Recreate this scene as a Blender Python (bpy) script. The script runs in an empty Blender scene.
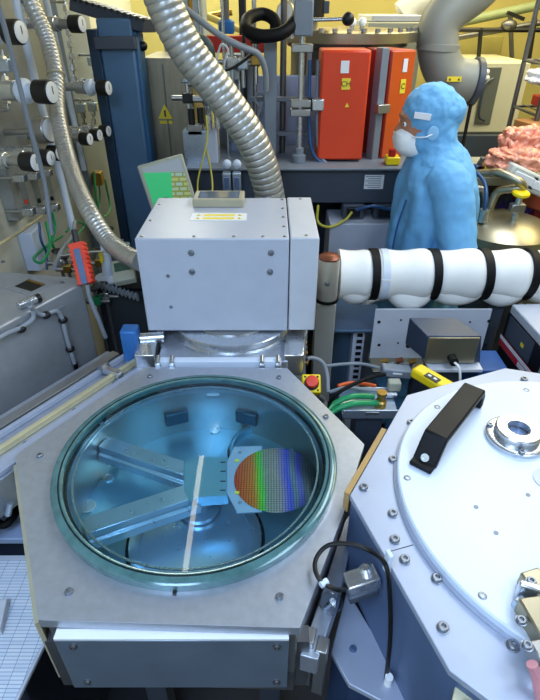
import bpy, bmesh, math, random
from mathutils import Vector, Matrix, Euler, Quaternion
random.seed(7)
SC = bpy.context.scene
COL = SC.collection
PI = math.pi
# ------------------------------------------------------------------ camera geometry
F, PITCH, CH = 520.0, math.radians(33.5), 1.96
CP, SP = math.cos(PITCH), math.sin(PITCH)
def _ray(px, py):
    x, y = px-270, py-350
    return Vector((x, F*CP-y*SP, -F*SP-y*CP))
def AZ(px, py, z):
    d = _ray(px, py); t = (z-CH)/d.z
    return Vector((d.x*t, d.y*t, z))
def AY(px, py, Y):
    d = _ray(px, py); t = Y/d.y
    return Vector((d.x*t, Y, CH+d.z*t))
def AX(px, py, X):
    d = _ray(px, py); t = X/d.x
    return Vector((X, d.y*t, CH+d.z*t))
# ------------------------------------------------------------------ materials
def hexc(h):
    h = h.lstrip('#'); o = []
    for i in (0, 2, 4):
        c = int(h[i:i+2], 16)/255
        o.append(c/12.92 if c <= .04045 else ((c+.055)/1.055)**2.4)
    return tuple(o)
MATS = {}
def mat(name, col, metal=0.0, rough=0.5, var=0.08, scale=12, bump=0.0, stretch=None, spec=None, emit=None, estr=0, coat=0):
    if name in MATS: return MATS[name]
    m = bpy.data.materials.new(name); m.use_nodes = True
    nt = m.node_tree; N = nt.nodes; L = nt.links
    b = N['Principled BSDF']
    c = hexc(col) if isinstance(col, str) else col
    b.inputs['Metallic'].default_value = metal
    b.inputs['Roughness'].default_value = rough
    if spec is not None: b.inputs['Specular IOR Level'].default_value = spec
    if coat: b.inputs['Coat Weight'].default_value = coat
    tc = N.new('ShaderNodeTexCoord'); mp = N.new('ShaderNodeMapping')
    L.new(tc.outputs['Object'], mp.inputs['Vector'])
    if stretch: mp.inputs['Scale'].default_value = stretch
    no = N.new('ShaderNodeTexNoise'); no.inputs['Scale'].default_value = scale; no.inputs['Detail'].default_value = 5
    L.new(mp.outputs[0], no.inputs['Vector'])
    r = N.new('ShaderNodeValToRGB')
    r.color_ramp.elements[0].position = .3; r.color_ramp.elements[1].position = .7
    r.color_ramp.elements[0].color = tuple(x*(1-var) for x in c)+(1,)
    r.color_ramp.elements[1].color = tuple(min(1, x*(1+var)) for x in c)+(1,)
    L.new(no.outputs['Fac'], r.inputs[0]); L.new(r.outputs[0], b.inputs['Base Color'])
    mr = N.new('ShaderNodeMapRange'); dr_g = .02 if metal > .3 else .06; mr.inputs['To Min'].default_value = max(0.02, rough-dr_g); mr.inputs['To Max'].default_value = min(1, rough+dr_g)
    L.new(no.outputs['Fac'], mr.inputs['Value']); L.new(mr.outputs[0], b.inputs['Roughness'])
    if bump:
        bp = N.new('ShaderNodeBump'); bp.inputs['Strength'].default_value = bump; bp.inputs['Distance'].default_value = .002
        L.new(no.outputs['Fac'], bp.inputs['Height']); L.new(bp.outputs[0], b.inputs['Normal'])
    if emit:
        b.inputs['Emission Color'].default_value = hexc(emit)+(1,); b.inputs['Emission Strength'].default_value = estr
    MATS[name] = m
    return m
ALU   = mat('brushed_aluminium', '#b4bbc6', .75, .42, .06, 60, .05)
ALUB  = mat('brushed_aluminium_blue', '#bccbdb', .75, .28, .03, 40)
POL   = mat('polished_steel', '#ccd0d4', .9, .27, .05, 30)
STEEL = mat('stainless_steel', '#a8a8a6', .9, .33, .1, 8, .05)
DSTEEL= mat('dark_stainless', '#6f7072', .8, .4, .15, 6, .05)
WARMST= mat('warm_stainless', '#a49c84', .85, .35, .12, 6)
BOXG  = mat('pale_blue_grey_paint', '#b6bcc9', .0, .38, .03, 20)
BOXR  = mat('light_grey_paint', '#c4c8d0', 0, .4, .03, 20)
NAVY  = mat('blue_grey_paint', '#5b7093', .3, .42, .06, 15)
PLATE = mat('pale_anodised', '#a9b2c4', .25, .4, .03, 30)
BLUEC = mat('blue_column_paint', '#1f5580', .1, .42, .1, 6)
BLUEG = mat('dull_blue_grey_paint', '#4d6f90', .1, .45, .1, 6)
BLUEV = mat('valve_blue_paint', '#2f6fb4', .1, .4, .05, 12)
WHITE = mat('white_plastic', '#d4dfee', 0, .35, .015, 10)
WRAP  = mat('white_wrap', '#f0f0ec', 0, .5, .03, 9, .4)
CREAM = mat('cream_paint', '#d9d3ad', 0, .5, .05, 3)
WALLY = mat('yellow_cream_wall', '#b9ad66', 0, .6, .07, 2)
WALLL = mat('cream_wall_left', '#d2d0be', 0, .6, .06, 3)
FLOOR = mat('dark_vinyl_floor', '#23272e', 0, .5, .2, 8)
CEIL  = mat('ceiling_panels', '#9aa3ad', 0, .7, .05, 4)
BLACK = mat('black_plastic', '#090a0c', 0, .45, .2, 20)
BLACKS= mat('black_satin', '#07090e', 0, .5, .1, 20, spec=.25)
RUB   = mat('black_rubber', '#060708', 0, .6, .1, 20, spec=.25)
DARKG = mat('dark_grey_paint', '#414a58', .1, .45, .08, 6)
MIDG  = mat('mid_grey_paint', '#7c8590', .1, .45, .08, 8)
BGREY = mat('beige_grey_paint', '#a8aa98', .0, .5, .06, 5)
DUCTG = mat('duct_grey', '#8d9088', .1, .5, .08, 5)
DUCTW = mat('duct_pale_grey', '#c3c4bd', .1, .5, .08, 5)
FOIL  = mat('corrugated_steel', '#bcbcb8', .75, .36, .04, 25)
RED   = mat('orange_red_paint', '#d8401a', 0, .35, .05, 5)
REDD  = mat('deep_red_paint', '#b3200f', 0, .4, .1, 5)
REDB  = mat('red_rubber', '#e8452a', 0, .5, .1, 20)
ORNG  = mat('orange_paint', '#d4571c', 0, .4, .08, 6)
YEL   = mat('yellow_plastic', '#f2d312', 0, .4, .05, 10)
YLAB  = mat('yellow_label', '#f0d83a', 0, .5, .03, 10)
WLAB  = mat('white_label', '#e9ebee', 0, .5, .03, 10)
GREEN = mat('green_hose', '#1f9a5c', 0, .35, .12, 15)
BLUEH = mat('blue_hose', '#2a4f7c', 0, .35, .12, 15)
GREYH = mat('grey_cable', '#8d949b', 0, .45, .08, 15)
BRASS = mat('brass', '#b08d4a', .9, .35, .12, 15)
COPPER= mat('copper_brown', '#7d4a38', .6, .4, .15, 15)
BEIGE = mat('beige_resin', '#b0a98e', 0, .5, .08, 12)
RAILB = mat('pale_brass_rail', '#d9cfa6', .4, .4, .06, 20, 0, (1,1,1))
GOWN  = mat('blue_gown_fabric', '#6aacdc', 0, .7, .07, 9, .6, (1, 1, .35))
SKIN  = mat('skin', '#b07a5c', 0, .5, .08, 20)
GLOVE = mat('glove', '#cfd6dc', 0, .5, .05, 20)
PINKP = mat('pink_plastic_film', '#e39a80', 0, .25, .25, 22, .8)
CARD  = mat('cardboard', '#b07a44', 0, .7, .1, 10)
TRAYP = mat('tray_plastic', '#c9ccc4', 0, .5, .06, 10)
YCAB  = mat('yellow_green_cable', '#b9b33e', 0, .5, .1, 15)
DIALW = mat('dial_white', '#f4f6f6', 0, .4, .02, 10)
EDGEG = mat('glass_edge_green', '#4d7476', .1, .15, .25, 30, coat=.2)
RING  = mat('inner_seal_ring', '#16292e', .3, .25, .2, 20)
IWALL = mat('teal_cast_inner_metal', '#8db8ca', .7, .3, .08, 9)  # blue cast of light through the tinted lid put into this colour
PURP  = mat('purple_film', '#5a3d8c', 0, .4, .2, 12)

def glass_mat(name, tint, ior=1.5):
    m = bpy.data.materials.new(name); m.use_nodes = True
    N = m.node_tree.nodes; L = m.node_tree.links
    N.remove(N['Principled BSDF']); o = N['Material Output']
    t = N.new('ShaderNodeBsdfTransparent'); t.inputs[0].default_value = tint+(1,)
    g = N.new('ShaderNodeBsdfGlossy'); g.inputs['Roughness'].default_value = .015
    fr = N.new('ShaderNodeFresnel'); fr.inputs[0].default_value = ior
    mx = N.new('ShaderNodeMixShader')
    ge = N.new('ShaderNodeNewGeometry'); sb = N.new('ShaderNodeMath'); sb.operation = 'SUBTRACT'; sb.inputs[0].default_value = 1; L.new(ge.outputs['Backfacing'], sb.inputs[1])
    mu = N.new('ShaderNodeMath'); mu.operation = 'MULTIPLY'; L.new(fr.outputs[0], mu.inputs[0]); L.new(sb.outputs[0], mu.inputs[1])
    L.new(mu.outputs[0], mx.inputs[0]); L.new(t.outputs[0], mx.inputs[1]); L.new(g.outputs[0], mx.inputs[2]); L.new(mx.outputs[0], o.inputs[0])
    return m
GLASS = glass_mat('teal_view_glass', (.80, .94, .98))
CLEAR = glass_mat('clear_acrylic', (.86, .9, .94))

def wafer_mat():
    # diffraction sheen put into the base colour by the real viewing direction across the ruled dies
    m = bpy.data.materials.new('patterned_silicon'); m.use_nodes = True
    N = m.node_tree.nodes; L = m.node_tree.links; b = N['Principled BSDF']
    geo = N.new('ShaderNodeNewGeometry')
    dot = N.new('ShaderNodeVectorMath'); dot.operation = 'DOT_PRODUCT'; dot.inputs[1].default_value = (1, .06, 0)
    L.new(geo.outputs['Incoming'], dot.inputs[0])
    mr = N.new('ShaderNodeMapRange'); mr.inputs['From Min'].default_value = .054; mr.inputs['From Max'].default_value = -.12
    tc = N.new('ShaderNodeTexCoord'); nz = N.new('ShaderNodeTexNoise'); nz.inputs['Scale'].default_value = 6
    L.new(tc.outputs['Object'], nz.inputs['Vector'])
    ad = N.new('ShaderNodeMath'); ad.operation = 'MULTIPLY_ADD'; ad.inputs[1].default_value = .02
    L.new(nz.outputs['Fac'], ad.inputs[0]); L.new(dot.outputs['Value'], ad.inputs[2])
    L.new(ad.outputs[0], mr.inputs['Value'])
    cr = N.new('ShaderNodeValToRGB'); e = cr.color_ramp.elements
    stops = [(0, '#c8507a'), (.12, '#ff5a3a'), (.30, '#ff8a3a'), (.38, '#60e040'), (.45, '#b0a890'), (.57, '#c0a498'), (.68, '#5a58d8'), (.74, '#7a8478'), (.80, '#4f48b8'), (.86, '#54585c'), (1, '#2c3136')]
    e[0].position = 0; e[0].color = hexc(stops[0][1])+(1,)
    e[1].position = 1; e[1].color = hexc(stops[-1][1])+(1,)
    for p_, c_ in stops[1:-1]:
        x = e.new(p_); x.color = hexc(c_)+(1,)
    mr.clamp = False
    pg = N.new('ShaderNodeMath'); pg.operation = 'PINGPONG'; pg.inputs[1].default_value = 1
    L.new(mr.outputs[0], pg.inputs[0]); L.new(pg.outputs[0], cr.inputs[0])
    br = N.new('ShaderNodeTexBrick'); br.offset = 0; br.inputs['Scale'].default_value = 1
    br.inputs['Brick Width'].default_value = .0062; br.inputs['Row Height'].default_value = .0062; br.inputs['Mortar Size'].default_value = .0010
    br.inputs['Color1'].default_value = (1, 1, 1, 1); br.inputs['Color2'].default_value = (.8, .8, .8, 1); br.inputs['Mortar'].default_value = (.12, .12, .12, 1)
    L.new(tc.outputs['Object'], br.inputs['Vector'])
    mx = N.new('ShaderNodeMix'); mx.data_type = 'RGBA'; mx.blend_type = 'MULTIPLY'; mx.inputs['Factor'].default_value = .8
    L.new(cr.outputs[0], mx.inputs['A']); L.new(br.outputs['Color'], mx.inputs['B'])
    L.new(mx.outputs['Result'], b.inputs['Base Color'])
    b.inputs['Metallic'].default_value = .15; b.inputs['Roughness'].default_value = .3
    return m
WAFER = wafer_mat()

def screen_mat():
    m = bpy.data.materials.new('monitor_picture'); m.use_nodes = True
    N = m.node_tree.nodes; L = m.node_tree.links; b = N['Principled BSDF']
    tc = N.new('ShaderNodeTexCoord'); sx = N.new('ShaderNodeSeparateXYZ'); L.new(tc.outputs['Generated'], sx.inputs[0])
    def mth(op, a, bb):
        n = N.new('ShaderNodeMath'); n.operation = op
        for i, v in enumerate((a, bb)):
            if isinstance(v, (int, float)): n.inputs[i].default_value = v
            else: L.new(v, n.inputs[i])
        return n.outputs[0]
    def mixc(f, a, c):
        n = N.new('ShaderNodeMix'); n.data_type = 'RGBA'; L.new(f, n.inputs['Factor'])
        for k, v in (('A', a), ('B', c)):
            if isinstance(v, str): n.inputs[k].default_value = hexc(v)+(1,)
            else: L.new(v, n.inputs[k])
        return n.outputs['Result']
    x, y = sx.outputs[0], sx.outputs[2]
    br = N.new('ShaderNodeTexBrick'); br.inputs['Scale'].default_value = 3.2
    br.inputs['Color1'].default_value = hexc('#a9b53c')+(1,); br.inputs['Color2'].default_value = hexc('#8fb8b4')+(1,); br.inputs['Mortar'].default_value = hexc('#7d8a34')+(1,)
    br.inputs['Mortar Size'].default_value = .05
    cm = N.new('ShaderNodeCombineXYZ'); L.new(x, cm.inputs[0]); L.new(y, cm.inputs[1]); L.new(cm.outputs[0], br.inputs['Vector'])
    c = mixc(mth('GREATER_THAN', x, .56), '#18c070', br.outputs['Color'])
    c = mixc(mth('GREATER_THAN', y, .78), c, '#8a9aa8')
    d = mth('ADD', mth('MULTIPLY', mth('SUBTRACT', x, .42), mth('SUBTRACT', x, .42)), mth('MULTIPLY', mth('SUBTRACT', y, .22), mth('SUBTRACT', y, .22)))
    c = mixc(mth('LESS_THAN', d, .025), c, '#4a5a50')
    L.new(c, b.inputs['Emission Color']); b.inputs['Emission Strength'].default_value = 1.0
    b.inputs['Base Color'].default_value = (.02, .02, .02, 1); b.inputs['Roughness'].default_value = .3
    return m
SCREEN = screen_mat()

def sheet_mat():
    m = bpy.data.materials.new('ruled_sheet'); m.use_nodes = True
    N = m.node_tree.nodes; L = m.node_tree.links; b = N['Principled BSDF']
    tc = N.new('ShaderNodeTexCoord')
    br = N.new('ShaderNodeTexBrick'); br.offset = 0
    br.inputs['Scale'].default_value = 1; br.inputs['Brick Width'].default_value = .028; br.inputs['Row Height'].default_value = .0075; br.inputs['Mortar Size'].default_value = .0006
    br.inputs['Color1'].default_value = hexc('#c3cfdf')+(1,); br.inputs['Color2'].default_value = hexc('#d3dbe6')+(1,); br.inputs['Mortar'].default_value = hexc('#7386a3')+(1,)
    L.new(tc.outputs['Object'], br.inputs['Vector']); L.new(br.outputs['Color'], b.inputs['Base Color']); b.inputs['Roughness'].default_value = .5
    return m
SHEET = sheet_mat()

# ------------------------------------------------------------------ builders
ORG = {}
def catmull(pts, n=8):
    P = [Vector(p) for p in pts]
    if len(P) < 3: return P
    Q = [2*P[0]-P[1]]+P+[2*P[-1]-P[-2]]; out = []
    for i in range(1, len(Q)-2):
        a, b, c, d = Q[i-1:i+3]
        for k in range(n):
            t = k/n
            out.append(.5*((2*b)+(c-a)*t+(2*a-5*b+4*c-d)*t*t+(3*b-a-3*c+d)*t**3))
    out.append(P[-1]); return out
def resample(P, step):
    out = [P[0]]; acc = 0
    for i in range(1, len(P)):
        a, b = P[i-1], P[i]; L = (b-a).length; pos = step-acc
        while pos <= L:
            out.append(a.lerp(b, pos/L)); pos += step
        acc = (acc+L) % step if L else acc
    return out
class MB:
    def __init__(s): s.bm = bmesh.new()
    def _merge(s, vs, faces):
        v = [s.bm.verts.new(x) for x in vs]
        for f in faces:
            try: s.bm.faces.new([v[i] for i in f])
            except ValueError: pass
        return s
    def box(s, c, size, R=None):
        c = Vector(c); h = Vector(size)/2
        vs = []
        for z in (-1, 1):
            for x, y in ((-1, -1), (1, -1), (1, 1), (-1, 1)):
                p = Vector((x*h.x, y*h.y, z*h.z))
                if R: p = R @ p
                vs.append(c+p)
        return s._merge(vs, [(3,2,1,0), (4,5,6,7), (0,1,5,4), (1,2,6,5), (2,3,7,6), (3,0,4,7)])
    def prism(s, poly, z0, z1, M=None):
        n = len(poly)
        if sum(poly[i][0]*poly[(i+1)%n][1]-poly[(i+1)%n][0]*poly[i][1] for i in range(n)) < 0: poly = poly[::-1]
        vs = [Vector((p[0], p[1], z0)) for p in poly]+[Vector((p[0], p[1], z1)) for p in poly]
        if M: vs = [M @ v for v in vs]
        return s._merge(vs, [tuple(range(n))[::-1], tuple(range(n, 2*n))]+[(i, (i+1) % n, (i+1) % n+n, i+n) for i in range(n)])
    def plate_hole(s, poly, c, r, z0, z1, seg=96):
        # polygon plate with a round hole: bridge by angle
        c = Vector((c[0], c[1]))
        P = [Vector((p[0], p[1])) for p in poly]; n = len(P)
        angs = set(round(2*PI*i/seg, 6) for i in range(seg))
        def hit(a):
            d = Vector((math.cos(a), math.sin(a)))
            best = None
            for i in range(n):
                A, B_ = P[i]-c, P[(i+1) % n]-c; e = B_-A
                den = d.x*e.y-d.y*e.x
                if abs(den) < 1e-9: continue
                t = (A.x*e.y-A.y*e.x)/den; u = (A.x*d.y-A.y*d.x)/den
                if t > 0 and -1e-6 <= u <= 1+1e-6 and (best is None or t < best): best = t
            return c+d*best
        for p in P: angs.add(round(math.atan2((p-c).y, (p-c).x) % (2*PI), 6))
        A = sorted(angs); m = len(A); vs = []
        for z in (z0, z1):
            for a in A: q = hit(a); vs.append(Vector((q.x, q.y, z)))
            for a in A: vs.append(Vector((c.x+r*math.cos(a), c.y+r*math.sin(a), z)))
        fs = []
        for i in range(m):
            j = (i+1) % m
            fs += [(m+i, m+j, j, i), (2*m+i, 2*m+j, 3*m+j, 3*m+i), (i, j, 2*m+j, 2*m+i), (m+j, m+i, 3*m+i, 3*m+j)]
        return s._merge(vs, fs)
    def lathe(s, prof, base=(0,0,0), axis=(0,0,1), seg=40, closed=False):
        q = Vector((0,0,1)).rotation_difference(Vector(axis).normalized()); base = Vector(base)
        vs = []; n = len(prof)
        for r, z in prof:
            for k in range(seg):
                a = 2*PI*k/seg; vs.append(base+q @ Vector((r*math.cos(a), r*math.sin(a), z)))
        fs = []
        for i in range(n if closed else n-1):
            i2 = (i+1) % n
            for k in range(seg):
                k2 = (k+1) % seg; fs.append((i*seg+k, i*seg+k2, i2*seg+k2, i2*seg+k))
        if not closed:
            fs.append(tuple(range(seg))[::-1]); fs.append(tuple((n-1)*seg+k for k in range(seg)))
        return s._merge(vs, fs)
    def cyl(s, p0, p1, r0, r1=None, seg=24):
        p0, p1 = Vector(p0), Vector(p1); d = p1-p0
        return s.lathe([(r0, 0), (r0 if r1 is None else r1, d.length)], p0, d, seg)
    def tube(s, pts, r, seg=10, smooth=True, n=8, step=None, rf=None):
        P = catmull(pts, n) if smooth else [Vector(p) for p in pts]
        if step: P = resample(P, step)
        N_ = len(P); T = [(P[min(i+1, N_-1)]-P[max(i-1, 0)]).normalized() for i in range(N_)]
        up = Vector((0,0,1)) if abs(T[0].z) < .9 else Vector((1,0,0))
        u = T[0].cross(up).normalized(); vs = []; q0 = T[0]
        for i in range(N_):
            if i: u = (q0.rotation_difference(T[i]) @ u); q0 = T[i]
            u = (u-T[i]*u.dot(T[i])).normalized(); v = T[i].cross(u)
            rr = rf(i, i/(N_-1)) if rf else r
            for k in range(seg):
                a = 2*PI*k/seg; vs.append(P[i]+(u*math.cos(a)+v*math.sin(a))*rr)
        fs = [(i*seg+k, i*seg+(k+1) % seg, (i+1)*seg+(k+1) % seg, (i+1)*seg+k) for i in range(N_-1) for k in range(seg)]
        fs += [tuple(range(seg))[::-1], tuple((N_-1)*seg+k for k in range(seg))]
        return s._merge(vs, fs)
    def sweep_rect(s, pts, w, t, side):
        P = [Vector(p) for p in pts]; side = Vector(side).normalized(); vs = []
        for i, p in enumerate(P):
            a = (P[i]-P[i-1]).normalized() if i else (P[1]-P[0]).normalized()
            b = (P[i+1]-P[i]).normalized() if i < len(P)-1 else a
            if i == 0: a = b
            d = (a+b).normalized(); nrm = side.cross(d).normalized(); k = 1/max(.5, math.cos(a.angle(b)/2))
            for x, y in ((-1,-1), (1,-1), (1,1), (-1,1)): vs.append(p+side*(x*w/2)+nrm*(y*t/2*k))
        m = len(P); fs = [(3,2,1,0), tuple((m-1)*4+k for k in range(4))]
        fs += [(i*4+k, i*4+(k+1) % 4, (i+1)*4+(k+1) % 4, (i+1)*4+k) for i in range(m-1) for k in range(4)]
        return s._merge(vs, fs)
    def sphere(s, c, r, sc=(1,1,1), seg=20):
        M = Matrix.Translation(Vector(c)) @ Matrix.Diagonal((r*sc[0], r*sc[1], r*sc[2], 1))
        bmesh.ops.create_uvsphere(s.bm, u_segments=seg, v_segments=seg//2+2, radius=1, matrix=M); return s
    def build(s, name, m, parent=None, bevel=0, label=None, segs=2, ang=35):
        bmesh.ops.recalc_face_normals(s.bm, faces=s.bm.faces[:])
        vs = s.bm.verts
        if parent is not None: org = ORG[parent.name]
        else:
            lo = [min(v.co[i] for v in vs) for i in range(3)]; hi = [max(v.co[i] for v in vs) for i in range(3)]
            org = Vector(((lo[0]+hi[0])/2, (lo[1]+hi[1])/2, lo[2]))
        for v in vs: v.co -= org
        for f in s.bm.faces: f.smooth = True
        me = bpy.data.meshes.new(name); s.bm.to_mesh(me); s.bm.free()
        me.set_sharp_from_angle(angle=math.radians(ang)); me.materials.append(m)
        o = bpy.data.objects.new(name, me); COL.objects.link(o)
        ORG[o.name] = org
        if parent is not None: o.parent = parent
        else: o.location = org
        if bevel:
            b = o.modifiers.new('bevel', 'BEVEL'); b.width = bevel; b.segments = segs; b.limit_method = 'ANGLE'; b.angle_limit = math.radians(40); b.harden_normals = False
        if label: o['label'] = label
        return o
def tag(o, label, cat, group=None, kind=None):
    o['label'] = label; o['category'] = cat
    if group: o['group'] = group
    if kind: o['kind'] = kind
    return o
def thing(name, label, cat, loc, group=None):
    o = bpy.data.objects.new(name, None); o.empty_display_size = .05; COL.objects.link(o); o.location = loc
    ORG[o.name] = Vector(loc); return tag(o, label, cat, group)
def struct(o): o['kind'] = 'structure'; return o
def dup(root, loc=None, rot=None, scale=None, label=None, group=None):
    r = root.copy(); COL.objects.link(r)
    if loc is not None: r.location = loc
    if rot is not None: r.rotation_euler = rot
    if scale is not None: r.scale = scale
    if label: r['label'] = label
    if group: r['group'] = group
    for ch in root.children:
        c = ch.copy(); COL.objects.link(c); c.parent = r
        for g in ch.children:
            d = g.copy(); COL.objects.link(d); d.parent = c
    return r
SCREW = mat('screw_steel', '#8d9299', .8, .38, .05, 10)
def bolts(parent, pts, r=.009, h=.007, m=None, name='bolt', axis=(0,0,1)):
    m = SCREW if m in (None, POL) else m; first = None; org = ORG[parent.name]
    q = Vector((0,0,1)).rotation_difference(Vector(axis))
    for p in pts:
        if first is None:
            b = MB(); b.bm.free(); b.bm = bmesh.new()
            b.lathe([(r*1.25, 0), (r*1.25, h*.15), (r, h*.2), (r*.98, h*.85), (r*.85, h), (r*.5, h), (r*.45, h*.45), (.0005, h*.45)], (0,0,0), (0,0,1), 16)
            bmesh.ops.recalc_face_normals(b.bm, faces=b.bm.faces[:])
            me = bpy.data.meshes.new(name); b.bm.to_mesh(me); b.bm.free(); me.materials.append(m); first = me
            for pl in me.polygons: pl.use_smooth = True
            me.set_sharp_from_angle(angle=math.radians(35))
        o = bpy.data.objects.new(name, first); COL.objects.link(o); o.parent = parent
        o.location = Vector(p)-org; o.rotation_mode = 'QUATERNION'; o.rotation_quaternion = q
def text(s, loc, size, m, parent, rot=None, name='lettering'):
    cu = bpy.data.curves.new(name, 'FONT'); cu.body = s; cu.size = size; cu.align_x = 'CENTER'; cu.align_y = 'CENTER'; cu.extrude = .0004
    t = bpy.data.objects.new(name, cu); COL.objects.link(t)
    dg = bpy.context.evaluated_depsgraph_get(); me = bpy.data.meshes.new_from_object(t.evaluated_get(dg))
    bpy.data.objects.remove(t); me.name = name; me.materials.clear(); me.materials.append(m)
    o = bpy.data.objects.new(name, me); COL.objects.link(o); o.parent = parent
    o.location = Vector(loc)-ORG[parent.name]
    if rot: o.rotation_euler = rot
    return o
def Rz(a): return Matrix.Rotation(a, 3, 'Z')

# ================================================================== SETTING
struct(MB().box((.9, 1.6, -.05), (4.6, 6.8, .1)).build('floor', FLOOR))
struct(MB().box((.9, 1.6, 2.85), (4.6, 6.8, .1)).build('ceiling', CEIL))
struct(MB().box((.9, 4.75, 1.4), (4.6, .1, 2.8)).build('wall_back', WALLY))
struct(MB().box((-1.1, 1.6, 1.4), (.1, 6.2, 2.8)).build('wall_left', WALLL))
struct(MB().box((3.0, 1.6, 1.4), (.1, 6.2, 2.8)).build('wall_right', WALLY))
struct(MB().box((.9, -1.55, 1.4), (4.6, .1, 2.8)).build('wall_front', WALLL))

# ------------------------------------------------------------------ lamps
def luminaire(x, y, sx, sy, power, color, label, rz=0):
    t = thing('ceiling_light', label, 'ceiling light', (x, y, 2.8), 'recessed ceiling lights')
    MB().box((x, y, 2.785), (sx+.04, sy+.04, .03)).build('light_frame', MIDG, t)
    l = bpy.data.lights.new('lamp', 'AREA'); l.shape = 'RECTANGLE'; l.size = sx; l.size_y = sy; l.energy = power; l.color = color
    o = bpy.data.objects.new('lamp', l); COL.objects.link(o); o.parent = t; o.location = (0, 0, -.035)
COOL, YELL = (.66, .80, 1.0), (1.0, .86, .48)
luminaire(-.45, -.55, .6, 1.2, 62, (.50, .68, 1.0), 'unseen blue recessed ceiling light behind the camera, set to tint the front faces')  # unseen lamp, placed and tinted to turn upright front faces blue
luminaire(1.15, .2, .6, 1.2, 34, (.62, .78, 1.0), 'cool white recessed ceiling light above the white round lid')
luminaire(1.15, 2.0, .6, 1.2, 34, (.86, .93, 1.0), 'neutral recessed ceiling light above the wrapped white pipe')
luminaire(-.7, 4.1, .3, .8, 30, (.95, .97, .85), 'small neutral recessed ceiling light in the left back corner')
luminaire(1.3, 3.7, 1.2, .6, 40, YELL, 'yellow recessed ceiling light by the grey duct elbow')
luminaire(.1, 4.0, 1.0, .6, 22, YELL, 'yellow recessed ceiling light behind the grey tank')
luminaire(2.2, 2.6, .6, 1.2, 32, YELL, 'yellow recessed ceiling light above the wire rack')
# bare fluorescent tube whose mirror image shows in the glass lid
t = thing('tube_light', 'bare fluorescent tube light hanging above the round glass lid', 'ceiling light', (-.36, 2.05, 2.8))
ga, gb = AZ(204.5, 436, 1.118), AZ(183.5, 583, 1.118)
k = (2.6-(2*1.118-CH))/(1.118-(2*1.118-CH))
ta, tb = Vector((ga.x*k, ga.y*k, 2.6)), Vector((gb.x*k, gb.y*k, 2.6))
m_t = mat('lit_tube', '#ffffff', 0, .5, 0, emit='#fff6dc', estr=12)
MB().cyl(ta, tb, .014).build('tube', m_t, t)
mid = (ta+tb)/2; dd = (tb-ta); an = math.atan2(dd.y, dd.x)
MB().box((mid.x, mid.y, 2.66), (dd.length+.08, .05, .05), Rz(an)).build('batten', DARKG, t)
for q in (ta, tb): MB().box((q.x, q.y, 2.615), (.025, .04, .07), Rz(an)).build('lamp_holder', DARKG, t)
for q in (ta.lerp(tb, .2), ta.lerp(tb, .8)): MB().cyl((q.x, q.y, 2.68), (q.x, q.y, 2.81), .006).build('hanger', DARKG, t)

# ================================================================== MAIN TRANSFER CHAMBER
CX, CY = -.163, .84
hexv = [(AZ(145, 367, 1.1)), AZ(287, 368, 1.1), Vector((.222, .897, 1.1)), Vector((.150, .700, 1.1)), AZ(300, 628, 1.1), AZ(38, 620, 1.1), AZ(15, 455, 1.1)]
hexp = [(v.x, v.y) for v in hexv]
def scale_poly(P, s, c=(CX, CY)): return [(c[0]+(p[0]-c[0])*s, c[1]+(p[1]-c[1])*s) for p in P]
tc_ = thing('transfer_chamber', 'hexagonal aluminium vacuum chamber with a round glass viewing lid', 'vacuum chamber', (CX, CY, .8))
MB().plate_hole(hexp, (CX, CY), .283, 1.078, 1.10).build('top_plate', ALU, tc_, .0015)
MB().plate_hole(scale_poly(hexp, .975), (CX, CY), .289, .93, 1.078).build('body', STEEL, tc_)
MB().prism(scale_poly(hexp, .975), .86, .925).build('base_plate', DSTEEL, tc_)
# chamber floor with recesses
b = MB(); b.lathe([(.289, .925), (.289, .940), (.2, .940)], (CX, CY, 0), seg=64); b.build('chamber_floor', IWALL, tc_)
MB().lathe([(.15, 0), (.15, .008), (.146, .010), (.125, .010), (.123, .006)], tuple(AZ(196, 540, .94).xy)+(.94,), seg=64).build('swivel_disc', ALUB, tc_)
pk = AZ(262, 452, .94)
MB().lathe([(.088, 0), (.088, .022), (.083, .024), (.078, .022), (.078, .002)], (pk.x, pk.y, .9402), seg=64).build('slot_ring', IWALL, tc_)
for q, rr in (((215, 431), .014), ((88, 507), .02), ((108, 478), .014), ((268, 556), .008)):
    p = AZ(*q, .94); MB().lathe([(rr, 0), (rr, .004), (rr*.75, .004), (rr*.6, .0015)], (p.x, p.y, .9402), seg=24).build('port_ring', POL, tc_)
# slots in the rear wall of the cavity
for a in (70, 110):
    q = Vector((CX+.283*math.cos(math.radians(a)), CY+.283*math.sin(math.radians(a)), 1.0))
    MB().box(q, (.012, .062, .04), Rz(math.radians(a))).build('inner_port', mat('port_teal', '#33566a', .3, .4), tc_, .003)
sw = AZ(196, 540, .94)
MB().lathe([(.158, 0), (.158, .0015), (.150, .0015), (.150, 0)], (sw.x, sw.y, .9402), seg=64, closed=True).build('groove_ring', RING, tc_)
MB().lathe([(.095, 0), (.095, .0015), (.0885, .0015), (.0885, 0)], (pk.x, pk.y, .9402), seg=64, closed=True).build('groove_ring', RING, tc_)
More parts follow.
